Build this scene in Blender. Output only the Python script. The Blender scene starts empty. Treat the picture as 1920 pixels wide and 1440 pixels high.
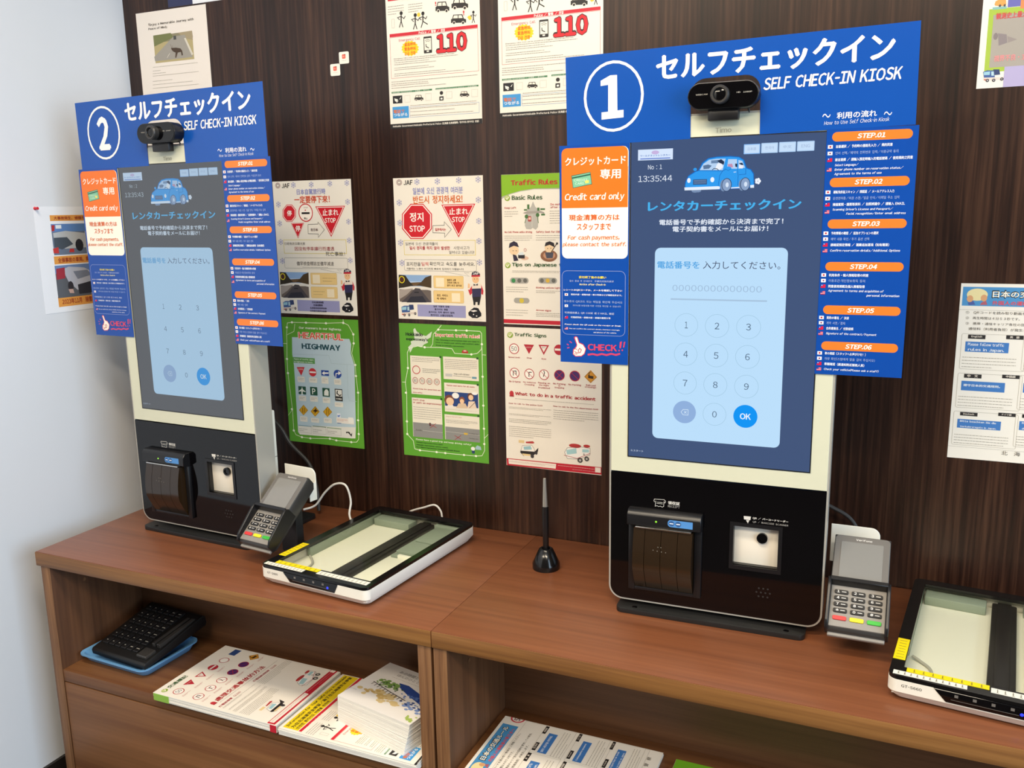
import bpy, bmesh, math, random
from mathutils import Matrix, Vector, Euler
C = bpy.context.scene.collection
SC = bpy.context.scene
# ------------------------------------------------------------------ camera
cam_data = bpy.data.cameras.new('camera'); cam = bpy.data.objects.new('camera', cam_data); C.objects.link(cam)
cam_data.sensor_width = 36.0; cam_data.lens = 36.0 * 1637.9 / 1920.0; cam_data.clip_start = 0.02
YAW, PITCH, ROLL = 0.4181, -0.1951, 0.0171
_r = (Matrix.Rotation(YAW, 3, 'Z') @ Matrix.Rotation(PITCH, 3, 'X') @ Matrix.Rotation(ROLL, 3, 'Y'))
_m = Matrix((_r.col[0], _r.col[2], -_r.col[1])).transposed().to_4x4()
_m.translation = (0.0, -1.6313, 1.2782)
cam.matrix_world = _m
SC.camera = cam
# ------------------------------------------------------------------ world, lights, exposure
SC.view_settings.view_transform = 'Standard'; SC.view_settings.look = 'None'
SC.view_settings.gamma = 1.0; SC.view_settings.use_curve_mapping = False
SC.view_settings.exposure = 0.0
world = bpy.data.worlds.new('world'); SC.world = world; world.use_nodes = True
_bg = world.node_tree.nodes['Background']; _bg.inputs[0].default_value = (0.50, 0.46, 0.42, 1); _bg.inputs[1].default_value = 0.17
def area(name, loc, target, sx, sy, power, col):
    d = bpy.data.lights.new(name, 'AREA'); d.shape = 'RECTANGLE'; d.size = sx; d.size_y = sy; d.energy = power; d.color = col
    o = bpy.data.objects.new(name, d); C.objects.link(o); o.location = loc
    o.rotation_euler = (Vector(target) - Vector(loc)).to_track_quat('-Z', 'Y').to_euler()
    return o
WARM = (1.0, 0.86, 0.66)
area('ceiling_lamp', (-0.55, -1.25, 2.50), (-0.55, -1.25, 0), 1.20, 0.30, 34, WARM)
area('ceiling_lamp', (0.45, -2.30, 2.50), (0.45, -2.30, 0), 1.20, 0.30, 44, WARM)
area('ceiling_lamp', (-1.15, -2.70, 2.50), (-1.15, -2.70, 0), 1.20, 0.30, 34, WARM)
area('window_daylight', (2.60, -1.75, 1.45), (-1.70, -0.75, 1.20), 2.4, 2.0, 104, (0.62, 0.81, 1.0))
# ------------------------------------------------------------------ materials
def lin(h):
    f = lambda v: v / 12.92 if v <= 0.04045 else ((v + 0.055) / 1.055) ** 2.4
    return tuple(f(int(h[i:i + 2], 16) / 255.0) for i in (0, 2, 4))
_mats = {}
def mat(name, col, rough=0.5, metal=0.0, spec=0.5, emit=None, bump=0.0, bscale=200.0, coat=0.0):
    if name in _mats: return _mats[name]
    m = bpy.data.materials.new(name); m.use_nodes = True; nt = m.node_tree; b = nt.nodes['Principled BSDF']
    if isinstance(col, str): col = lin(col)
    b.inputs['Base Color'].default_value = (*col, 1); b.inputs['Roughness'].default_value = rough
    b.inputs['Metallic'].default_value = metal; b.inputs['Specular IOR Level'].default_value = spec
    b.inputs['Coat Weight'].default_value = coat; b.inputs['Coat Roughness'].default_value = 0.08
    if emit:
        e = lin(emit) if isinstance(emit, str) else emit
        b.inputs['Emission Color'].default_value = (*e, 1); b.inputs['Emission Strength'].default_value = 1.0
    if bump:
        tc = nt.nodes.new('ShaderNodeTexCoord'); n = nt.nodes.new('ShaderNodeTexNoise'); n.inputs['Scale'].default_value = bscale; n.inputs['Detail'].default_value = 3
        bp = nt.nodes.new('ShaderNodeBump'); bp.inputs['Strength'].default_value = bump; bp.inputs['Distance'].default_value = 0.002
        nt.links.new(tc.outputs['Object'], n.inputs['Vector']); nt.links.new(n.outputs['Fac'], bp.inputs['Height']); nt.links.new(bp.outputs['Normal'], b.inputs['Normal'])
    _mats[name] = m
    return m
def wood(name, c0, c1, c2, grain_axis, fine, rough, spec=0.5, bump=0.05, stripe=1.0):
    # streaks run along grain_axis; position across the grain decides the tone
    m = bpy.data.materials.new(name); m.use_nodes = True; nt = m.node_tree; b = nt.nodes['Principled BSDF']; N = nt.nodes.new; L = nt.links.new
    tc = N('ShaderNodeTexCoord'); mp = N('ShaderNodeMapping'); sc = [fine, fine, fine]; sc[grain_axis] = fine * 0.025; mp.inputs['Scale'].default_value = sc
    L(tc.outputs['Object'], mp.inputs['Vector'])
    n1 = N('ShaderNodeTexNoise'); n1.inputs['Scale'].default_value = 1.0; n1.inputs['Detail'].default_value = 4; n1.inputs['Roughness'].default_value = 0.65
    n2 = N('ShaderNodeTexNoise'); n2.inputs['Scale'].default_value = 0.16; n2.inputs['Detail'].default_value = 2
    L(mp.outputs['Vector'], n1.inputs['Vector']); L(mp.outputs['Vector'], n2.inputs['Vector'])
    mx = N('ShaderNodeMath'); mx.operation = 'ADD'; mu = N('ShaderNodeMath'); mu.operation = 'MULTIPLY'; mu.inputs[1].default_value = 0.5 * stripe
    L(n2.outputs['Fac'], mu.inputs[0]); L(n1.outputs['Fac'], mx.inputs[0]); L(mu.outputs[0], mx.inputs[1])
    rp = N('ShaderNodeValToRGB'); e = rp.color_ramp.elements; e[0].position = 0.55; e[1].position = 0.98
    e[0].color = (*lin(c0), 1); e[1].color = (*lin(c2), 1); k = rp.color_ramp.elements.new(0.74); k.color = (*lin(c1), 1)
    L(mx.outputs[0], rp.inputs['Fac']); L(rp.outputs['Color'], b.inputs['Base Color'])
    b.inputs['Roughness'].default_value = rough; b.inputs['Specular IOR Level'].default_value = spec
    bp = N('ShaderNodeBump'); bp.inputs['Strength'].default_value = bump; bp.inputs['Distance'].default_value = 0.001
    L(n1.outputs['Fac'], bp.inputs['Height']); L(bp.outputs['Normal'], b.inputs['Normal'])
    return m
M_WALLWOOD = wood('dark_wood_laminate', '190d08', '2d1911', '4a3022', 2, 120, 0.33, 0.42, 0.05, 1.0)
M_TOP = wood('walnut_laminate', '6d3f27', '79472c', '865133', 0, 60, 0.34, 0.5, 0.03, 1.0)
M_EDGE = wood('wood_edge_band', '6d4727', '83592f', '976a3c', 0, 80, 0.45, 0.4, 0.03)
M_SIDE = wood('wood_upright_edge', '5f3f28', '7a5536', '8e6848', 2, 160, 0.5, 0.4, 0.05)
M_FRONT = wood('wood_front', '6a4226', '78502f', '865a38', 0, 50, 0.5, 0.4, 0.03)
M_INNER = wood('wood_inside_shaded', '573620', '664228', '754e32', 0, 50, 0.5, 0.4, 0.03)  # same wood as the front, shade inside the cabinet painted into its colour
M_INNERV = wood('wood_inside_upright_shaded', '4c2f1b', '5b3a23', '6a462c', 2, 50, 0.5, 0.4, 0.03)  # upright grain, also darkened to paint in the shade on inner faces
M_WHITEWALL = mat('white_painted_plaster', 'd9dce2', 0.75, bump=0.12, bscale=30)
M_CEIL = mat('ceiling_board', 'd8d6d2', 0.9, bump=0.05, bscale=60)
M_FLOOR = mat('dark_carpet', '2b2723', 0.95, bump=0.4, bscale=300)
M_BASEB = mat('dark_skirting', '201c1a', 0.5, bump=0.03)
M_IVORY = mat('ivory_glass_front', 'd5d4bb', 0.22, coat=0.3)
M_ALU = mat('silver_painted_metal', 'aca89f', 0.38, 0.15, bump=0.02, bscale=900)
M_WHITEP = mat('white_plastic', 'ece8dc', 0.4, bump=0.01, bscale=600)
M_BLACKG = mat('black_glossy_panel', '050406', 0.06, spec=0.5)
M_BLACKP = mat('black_plastic', '141315', 0.35, bump=0.02, bscale=800)
M_BLACKM = mat('black_powder_coated_steel', '1c1c1c', 0.42, bump=0.05, bscale=900)
M_SMOKE = mat('smoked_cover', '2a1d10', 0.16, spec=0.7)
M_CHROME = mat('bright_steel', 'e8e4dc', 0.2, 1.0)
M_DARKGREY = mat('dark_grey_plastic', '343231', 0.35, bump=0.02, bscale=800)
M_KEYPAD = mat('silver_grey_keypad', '8b8680', 0.35, bump=0.01, bscale=800)
M_MIDGREY = mat('warm_grey_plastic', '6c6864', 0.3, bump=0.01, bscale=800)
M_FILM = mat('grey_screen_under_film', '83817d', 0.22, coat=0.6)
M_KEY = mat('black_key', '151416', 0.5)
M_RED = mat('red_key', 'd83434', 0.35); M_YEL = mat('yellow_key', 'ecd81c', 0.35); M_GRN = mat('green_key', '38b038', 0.35)
M_BED = mat('cream_scanner_bed', 'eae8d8', 0.6); M_MECH = mat('grey_green_mechanism', '8c9788', 0.5)
M_BLUETRAY = mat('pale_blue_plastic', '6ea6d8', 0.35)
M_PAGE = mat('page_edges', 'e8e4dc', 0.7, bump=0.2, bscale=900)
M_GREENLED = mat('green_lamp', '204010', 0.3, emit='a8ff40'); M_BLUELED = mat('blue_lamp', '101040', 0.3, emit=(0.05, 0.08, 3.0))
M_CABLEW = mat('white_cable', 'd8d4cc', 0.45); M_CABLEB = mat('grey_black_cable', '33302e', 0.5)
def glass():
    m = bpy.data.materials.new('scanner_glass'); m.use_nodes = True; nt = m.node_tree; nt.nodes.clear(); N = nt.nodes.new
    o = N('ShaderNodeOutputMaterial'); mx = N('ShaderNodeMixShader'); t = N('ShaderNodeBsdfTransparent'); t.inputs[0].default_value = (0.95, 0.97, 0.94, 1)
    g = N('ShaderNodeBsdfGlossy'); g.inputs['Roughness'].default_value = 0.03; f = N('ShaderNodeLayerWeight'); f.inputs[0].default_value = 0.08
    nt.links.new(f.outputs['Fresnel'], mx.inputs[0]); nt.links.new(t.outputs[0], mx.inputs[1]); nt.links.new(g.outputs[0], mx.inputs[2]); nt.links.new(mx.outputs[0], o.inputs[0])
    return m
M_GLASS = glass()
def ink(h, gloss, cmap):
    if h[0] == 'E':
        c = h[1:]
        if cmap: c = cmap(c)
        return mat('lit_' + c, '04050a', 0.1, emit=c)
    return mat(('print_' if gloss < .5 else 'gloss_') + h, h, 0.55 if gloss < .5 else 0.2)
# ------------------------------------------------------------------ mesh helpers
def finish(name, me, mats, parent=None, loc=None, rot=None, smooth=None):
    for m in (mats if isinstance(mats, (list, tuple)) else [mats]): me.materials.append(m)
    if smooth:
        for p in me.polygons: p.use_smooth = True
        me.set_sharp_from_angle(angle=math.radians(smooth))
    o = bpy.data.objects.new(name, me); C.objects.link(o)
    if parent: o.parent = parent
    if loc: o.location = loc
    if rot: o.rotation_euler = rot
    return o
class MB:
    def __init__(s): s.bm = bmesh.new(); s.mi = 0
    def _take(s, verts, faces, bevel, seg):
        for f in faces: f.material_index = s.mi
        if bevel:
            ed = list({e for f in faces for e in f.edges})
            r = bmesh.ops.bevel(s.bm, geom=ed, offset=bevel, segments=seg, profile=0.5, affect='EDGES', clamp_overlap=True)
            for f in r['faces']: f.material_index = s.mi
    def box(s, x0, y0, z0, x1, y1, z1, bevel=0.0, seg=2, M=None):
        vs = [s.bm.verts.new(Vector(c) if M is None else M @ Vector(c)) for c in ((x0, y0, z0), (x1, y0, z0), (x1, y1, z0), (x0, y1, z0), (x0, y0, z1), (x1, y0, z1), (x1, y1, z1), (x0, y1, z1))]
        fs = [s.bm.faces.new([vs[i] for i in q]) for q in ((3, 2, 1, 0), (4, 5, 6, 7), (0, 1, 5, 4), (1, 2, 6, 5), (2, 3, 7, 6), (3, 0, 4, 7))]
        s._take(vs, fs, bevel, seg); return s
    def prism(s, poly, a, b, axis='z', bevel=0.0, seg=2, M=None):
        # poly: 2D points; axis 'z': (x,y) raised a..b; axis 'y': (x,z) pushed a..b; axis 'x': (y,z)
        def P(p, h):
            v = Vector((p[0], p[1], h)) if axis == 'z' else (Vector((p[0], h, p[1])) if axis == 'y' else Vector((h, p[0], p[1])))
            return M @ v if M is not None else v
        lo = [s.bm.verts.new(P(p, a)) for p in poly]; hi = [s.bm.verts.new(P(p, b)) for p in poly]; n = len(poly)
        fs = [s.bm.faces.new(lo[::-1]), s.bm.faces.new(hi)] + [s.bm.faces.new((lo[i], lo[(i + 1) % n], hi[(i + 1) % n], hi[i])) for i in range(n)]
        bmesh.ops.recalc_face_normals(s.bm, faces=fs); s._take(lo + hi, fs, bevel, seg); return s
    def ringprism(s, outer, inner, a, b, axis='z', M=None):
        def P(p, h):
            v = Vector((p[0], p[1], h)) if axis == 'z' else Vector((p[0], h, p[1]))
            return M @ v if M is not None else v
        n = len(outer); A = [s.bm.verts.new(P(p, a)) for p in outer]; B = [s.bm.verts.new(P(p, b)) for p in outer]
        D = [s.bm.verts.new(P(p, a)) for p in inner]; E = [s.bm.verts.new(P(p, b)) for p in inner]; fs = []
        for i in range(n):
            j = (i + 1) % n
            for q in ((A[i], A[j], B[j], B[i]), (E[i], E[j], D[j], D[i]), (B[i], B[j], E[j], E[i]), (D[i], D[j], A[j], A[i])): fs.append(s.bm.faces.new(q))
        bmesh.ops.recalc_face_normals(s.bm, faces=fs)
        for f in fs: f.material_index = s.mi
        return s
    def lathe(s, prof, seg=32, M=None):
        rings = []
        for r, z in prof:
            ring = []
            for i in range(seg):
                a = 2 * math.pi * i / seg; v = Vector((r * math.cos(a), r * math.sin(a), z)); ring.append(s.bm.verts.new(M @ v if M is not None else v))
            rings.append(ring)
        fs = []
        for k in range(len(rings) - 1):
            for i in range(seg):
                j = (i + 1) % seg; fs.append(s.bm.faces.new((rings[k][i], rings[k][j], rings[k + 1][j], rings[k + 1][i])))
        fs.append(s.bm.faces.new(rings[0][::-1])); fs.append(s.bm.faces.new(rings[-1]))
        bmesh.ops.recalc_face_normals(s.bm, faces=fs)
        for f in fs: f.material_index = s.mi
        return s
    def tube(s, pts, r, seg=10, sub=8):
        P = [Vector(p) for p in pts]; Q = []
        for i in range(len(P) - 1):
            p0 = P[max(i - 1, 0)]; p1 = P[i]; p2 = P[i + 1]; p3 = P[min(i + 2, len(P) - 1)]
            for k in range(sub):
                t = k / sub; Q.append(0.5 * ((2 * p1) + (p2 - p0) * t + (2 * p0 - 5 * p1 + 4 * p2 - p3) * t * t + (3 * p1 - p0 - 3 * p2 + p3) * t ** 3))
        Q.append(P[-1]); rings = []
        for i, q in enumerate(Q):
            d = (Q[min(i + 1, len(Q) - 1)] - Q[max(i - 1, 0)]).normalized(); a = d.cross(Vector((0.31, 0.9, 0.2))).normalized(); b = d.cross(a)
            rings.append([s.bm.verts.new(q + (a * math.cos(2 * math.pi * k / seg) + b * math.sin(2 * math.pi * k / seg)) * r) for k in range(seg)])
        for i in range(len(rings) - 1):
            for k in range(seg):
                f = s.bm.faces.new((rings[i][k], rings[i][(k + 1) % seg], rings[i + 1][(k + 1) % seg], rings[i + 1][k])); f.material_index = s.mi
        s.bm.faces.new(rings[0][::-1]); s.bm.faces.new(rings[-1]); return s
    def obj(s, name, mats, parent=None, loc=None, rot=None, smooth=35):
        me = bpy.data.meshes.new(name); s.bm.to_mesh(me); s.bm.free()
        return finish(name, me, mats, parent, loc, rot, smooth)
def rrect(x0, y0, x1, y1, r, n=6, corners=(1, 1, 1, 1)):
    # corners in the order (x1,y1) (x0,y1) (x0,y0) (x1,y0)
    out = []; r = min(r, abs(x1 - x0) / 2, abs(y1 - y0) / 2)
    for (cx, cy, px, py, a0), on in zip(((x1 - r, y1 - r, x1, y1, 0), (x0 + r, y1 - r, x0, y1, 90), (x0 + r, y0 + r, x0, y0, 180), (x1 - r, y0 + r, x1, y0, 270)), corners):
        if on and r > 0:
            for i in range(n + 1):
                a = math.radians(a0 + 90 * i / n); out.append((cx + r * math.cos(a), cy + r * math.sin(a)))
        else: out.append((px, py))
    return out
def tag(o, label, cat, group=None):
    o['label'] = label; o['category'] = cat
    if group: o['group'] = group
    return o
def thing(name, label, cat, loc=(0, 0, 0), rz=0.0, group=None, rot=None):
    o = bpy.data.objects.new(name, None); C.objects.link(o); o.location = loc; o.rotation_euler = rot or (0, 0, rz); o.empty_display_size = 0.05
    return tag(o, label, cat, group)
def struct(o): o['kind'] = 'structure'; return o
# ------------------------------------------------------------------ printing: flat ink laid on sheets, screens and panels (mm, u right, v down)
_tc = {}
def _raw(txt):
    if txt not in _tc:
        c = bpy.data.curves.new('t', 'FONT'); c.body = txt; c.size = 1.0; c.resolution_u = 2
        o = bpy.data.objects.new('t', c); C.objects.link(o); dg = bpy.context.evaluated_depsgraph_get(); e = o.evaluated_get(dg); me = e.to_mesh()
        _tc[txt] = ([(v.co.x, v.co.y) for v in me.vertices], [tuple(p.vertices) for p in me.polygons]); e.to_mesh_clear(); bpy.data.objects.remove(o); bpy.data.curves.remove(c)
    return _tc[txt]
def glyphs(txt, bold=0.0):
    """flat outlines of a line of text, em size 1; Latin letters are set from the full width forms with their own spacing"""
    V = []; F = []; x = 0.0; i = 0
    def put(vs, fs, dx):
        for n, k in enumerate([(0, 0)] if not bold else [(-bold, 0), (bold, 0), (0, bold * .7), (0, -bold * .7)] if bold < .06 else [(bold * math.cos(a * .785), bold * math.sin(a * .785)) for a in range(8)]):
            b = len(V); V.extend((vx + dx + k[0], vy + k[1], n) for vx, vy in vs); F.extend(tuple(b + q for q in f) for f in fs)
    while i < len(txt):
        ch = txt[i]; o = ord(ch)
        if ch in ' \u3000': x += .42 if ch == ' ' else .9; i += 1; continue
        if 33 <= o <= 126:
            vs, fs = _raw(chr(o + 0xFEE0))
            if ch == '-': vs = [(vx * .5, vy) for vx, vy in vs]
            lo = min(v[0] for v in vs); hi = max(v[0] for v in vs)
            put(vs, fs, x - lo + .05); x += hi - lo + .10
        elif 0x80 <= o < 0x1000:
            j = i
            while j < len(txt) and (0x80 <= ord(txt[j]) < 0x1000 or txt[j] == ' '): j += 1
            vs, fs = _raw(txt[i:j])
            if vs: put(vs, fs, x); x += max(v[0] for v in vs) + .08
            i = j; continue
        else:
            vs, fs = _raw(ch)
            if vs: put(vs, fs, x)
            x += .92 if 0xAC00 <= o <= 0xD7A3 else 1.0
        i += 1
    return V, F
LAYER = 0.00011
class Ink:
    def __init__(s, w, h, gloss, cmap): s.v = []; s.f = []; s.m = []; s.mats = []; s.w = w; s.h = h; s.gloss = gloss; s.cmap = cmap
    def face(s, pts, col, layer, t, faces=None):
        m = ink(col, s.gloss, s.cmap)
        if m not in s.mats: s.mats.append(m)
        k = s.mats.index(m); b = len(s.v); y = -(t + layer * LAYER)
        cl = lambda a, hi: (min(max(a, 0), hi) if hi else a)
        s.v += [(cl(p[0], s.w) / 1000, y - (p[2] * 5e-6 if len(p) > 2 else 0), -cl(p[1], s.h) / 1000) for p in pts]
        for f in (faces or [tuple(range(len(pts)))]): s.f.append(tuple(b + i for i in f)); s.m.append(k)
    def obj(s, name, parent):
        me = bpy.data.meshes.new(name); me.from_pydata(s.v, [], s.f); me.polygons.foreach_set('material_index', s.m); me.update()
        return finish(name, me, s.mats, parent)
def strip(pts, w):
    # polyline of width w -> quads
    n = len(pts); L = []; R = []
    for i in range(n):
        a = Vector(pts[max(i - 1, 0)]); b = Vector(pts[i]); c = Vector(pts[min(i + 1, n - 1)])
        d1 = (b - a).normalized() if i else None; d2 = (c - b).normalized() if i < n - 1 else None
        if d1 is None or d1.length == 0: d1 = d2
        if d2 is None or d2.length == 0: d2 = d1
        d = d1 + d2; d = d.normalized() if d.length > 1e-6 else d1
        nn = Vector((-d.y, d.x)); k = max(0.5, nn.dot(Vector((-d1.y, d1.x)))); q = nn * (w / 2 / k); L.append(b + q); R.append(b - q)
    return [tuple(p) for p in L + R], [(i, i + 1, n + i + 1, n + i) for i in range(n - 1)]
def ell(x0, y0, x1, y1, n=24, d=0.0):
    cx, cy, rx, ry = (x0 + x1) / 2, (y0 + y1) / 2, abs(x1 - x0) / 2 - d, abs(y1 - y0) / 2 - d
    return [(cx + rx * math.cos(2 * math.pi * i / n), cy + ry * math.sin(2 * math.pi * i / n)) for i in range(n)]
def bounds(e):
    if e[0] in 'PL': q = e[4] if e[0] == 'P' else e[5]; return min(q[0::2]), min(q[1::2]), max(q[0::2]), max(q[1::2])
    return min(e[4], e[6]), min(e[5], e[7]), max(e[4], e[6]), max(e[5], e[7])
def printing(parent, data, w, h, t, gloss=0.0, cmap=None, seed=1):
    rnd = random.Random(seed); data = [e for e in data if e[0] != 'dbg']; boxes = [bounds(e) for e in data]; grp = list(range(len(data))); parts = {}
    def root(i):
        while grp[i] != i: i = grp[i]
        return i
    for i in range(len(data)):          # marks of one part that touch or nearly touch are one piece
        for j in range(i):
            if data[i][1] == data[j][1]:
                g = 5.0 if 'text' in data[i][1] or 'heading' in data[i][1] else (3.0 if 'border' in data[i][1] else .9); A, B = boxes[i], boxes[j]
                if A[0] - g < B[2] and B[0] - g < A[2] and A[1] - g < B[3] and B[1] - g < A[3] and root(i) != root(j): grp[root(i)] = root(j)
    for idx, e in enumerate(data):
        op, part, col, ly = e[:4]; ly += idx * .003
        K = parts.setdefault((part, root(idx)), Ink(w, h, gloss, cmap))
        if op == 'R': K.face(rrect(min(e[4], e[6]), min(e[5], e[7]), max(e[4], e[6]), max(e[5], e[7]), e[8], 5) if e[8] else [(e[4], e[5]), (e[6], e[5]), (e[6], e[7]), (e[4], e[7])], col, ly, t)
        elif op == 'O':
            x0, x1 = sorted((e[4], e[6])); y0, y1 = sorted((e[5], e[7])); r, lw = e[8], e[9]
            a = rrect(x0, y0, x1, y1, r + .01, 5); b = rrect(x0 + lw, y0 + lw, x1 - lw, y1 - lw, max(r - lw, .01), 5); n = len(a)
            K.face(a + b, col, ly, t, [(i, (i + 1) % n, n + (i + 1) % n, n + i) for i in range(n)])
        elif op == 'C': K.face(ell(*e[4:8], n=e[8]), col, ly, t)
        elif op == 'K':
            a = ell(*e[4:8], n=28); b = ell(*e[4:8], n=28, d=e[8]); n = 28
            K.face(a + b, col, ly, t, [(i, (i + 1) % n, n + (i + 1) % n, n + i) for i in range(n)])
        elif op == 'P': q = e[4]; K.face([(q[i], q[i + 1]) for i in range(0, len(q), 2)], col, ly, t)
        elif op == 'L':
            q = e[5]; p, f = strip([(q[i], q[i + 1]) for i in range(0, len(q), 2)], e[4]); K.face(p, col, ly, t, f)
        elif op == 'S':
            cx, cy, r = (e[4] + e[6]) / 2, (e[5] + e[7]) / 2, abs(e[6] - e[4]) / 2
            for i in range(3):
                a = math.radians(90 + 60 * i); dx, dy = math.cos(a), math.sin(a); p, f = strip([(cx - dx * r, cy - dy * r), (cx + dx * r, cy + dy * r)], r * .16); K.face(p, col, ly + i * .1, t, f)
                for sg in (-1, 1):
                    bx, by = cx + sg * dx * r * .6, cy + sg * dy * r * .6
                    for q in (-50, 50):
                        aa = a + math.radians(q) + (math.pi if sg < 0 else 0); p, f = strip([(bx, by), (bx + math.cos(aa) * r * .4, by + math.sin(aa) * r * .4)], r * .13); K.face(p, col, ly + .4, t, f)
        elif op == 'T':
            st = e[9]; nb = st.count('b'); vs, fs = glyphs(e[8], ((0, .030, .049, .085) if sum(ord(c) < 128 for c in e[8]) > len(e[8]) / 2 else (0, .024, .040, .065))[nb])
            if not vs: continue
            if 'i' in st: vs = [(x + y * .2, y, n) for x, y, n in vs]
            xs = [v[0] for v in vs]; ys = [v[1] for v in vs]; ax, bx, ay, by = min(xs), max(xs), min(ys), max(ys)
            x0, x1 = sorted((e[4], e[6])); y0, y1 = sorted((e[5], e[7])); kx = (x1 - x0) / max(bx - ax, 1e-6); ky = (y1 - y0) / max(by - ay, 1e-6)
            if len(e[8]) > 1 and not .66 < kx / ky < 1.35:    # keep letters near their natural proportions
                ky = kx / min(max(kx / ky, .72), 1.2); ym = (y0 + y1) / 2; y1 = ym + ky * (by - ay) / 2
            K.face([(x0 + (x - ax) * kx, y1 - (y - ay) * ky, n) for x, y, n in vs], col, ly, t, fs)
        elif op == 'G':
            x0, x1 = sorted((e[4], e[6])); y0, y1 = sorted((e[5], e[7])); n = e[8]; pt = (y1 - y0) / n
            c0, c1 = [[int(c[i:i + 2], 16) for i in (0, 2, 4)] for c in (col, 'ece4d8')]; col = '%02x%02x%02x' % tuple(int(p * .66 + q * .34) for p, q in zip(c0, c1))
            for i in range(n):
                x = x0; end = x1 if i < n - 1 or n == 1 else x0 + (x1 - x0) * rnd.uniform(.5, .95)
                bh = min(pt * .3, .95); yy = y0 + pt * (i + .5)
                while x < end - .3:
                    wd = min(rnd.uniform(1.2, 5.0), end - x); K.face([(x, yy - bh / 2), (x + wd, yy - bh / 2), (x + wd, yy + bh / 2), (x, yy + bh / 2)], col, ly, t); x += wd + .8
    return [K.obj(n[0], parent) for n, K in parts.items() if K.f]
def sheet(name, label, cat, M, w, h, paper, keys, group=None, t=0.0003, gloss=0.0, poly=None, seed=1):
    """a sheet of paper or laminate: M places its upper left corner; it lies in local x (right) and -z (down), facing -y"""
    b = MB()
    b.prism(poly or [(0, -h / 1000), (w / 1000, -h / 1000), (w / 1000, 0), (0, 0)], -t, 0, 'y')
    o = b.obj(name, ink(paper, gloss, None), smooth=None); o.matrix_world = M
    tag(o, label, cat, group)
    printing(o, [e for k in keys for e in (D[k] if isinstance(k, str) else k)], w, h, t, gloss, None, seed)
    return o
def onwall(x, z, rz=0.0): return Matrix.Translation((x, -0.0002, z)) @ Matrix.Rotation(rz, 4, 'Y')
D = {}
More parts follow.
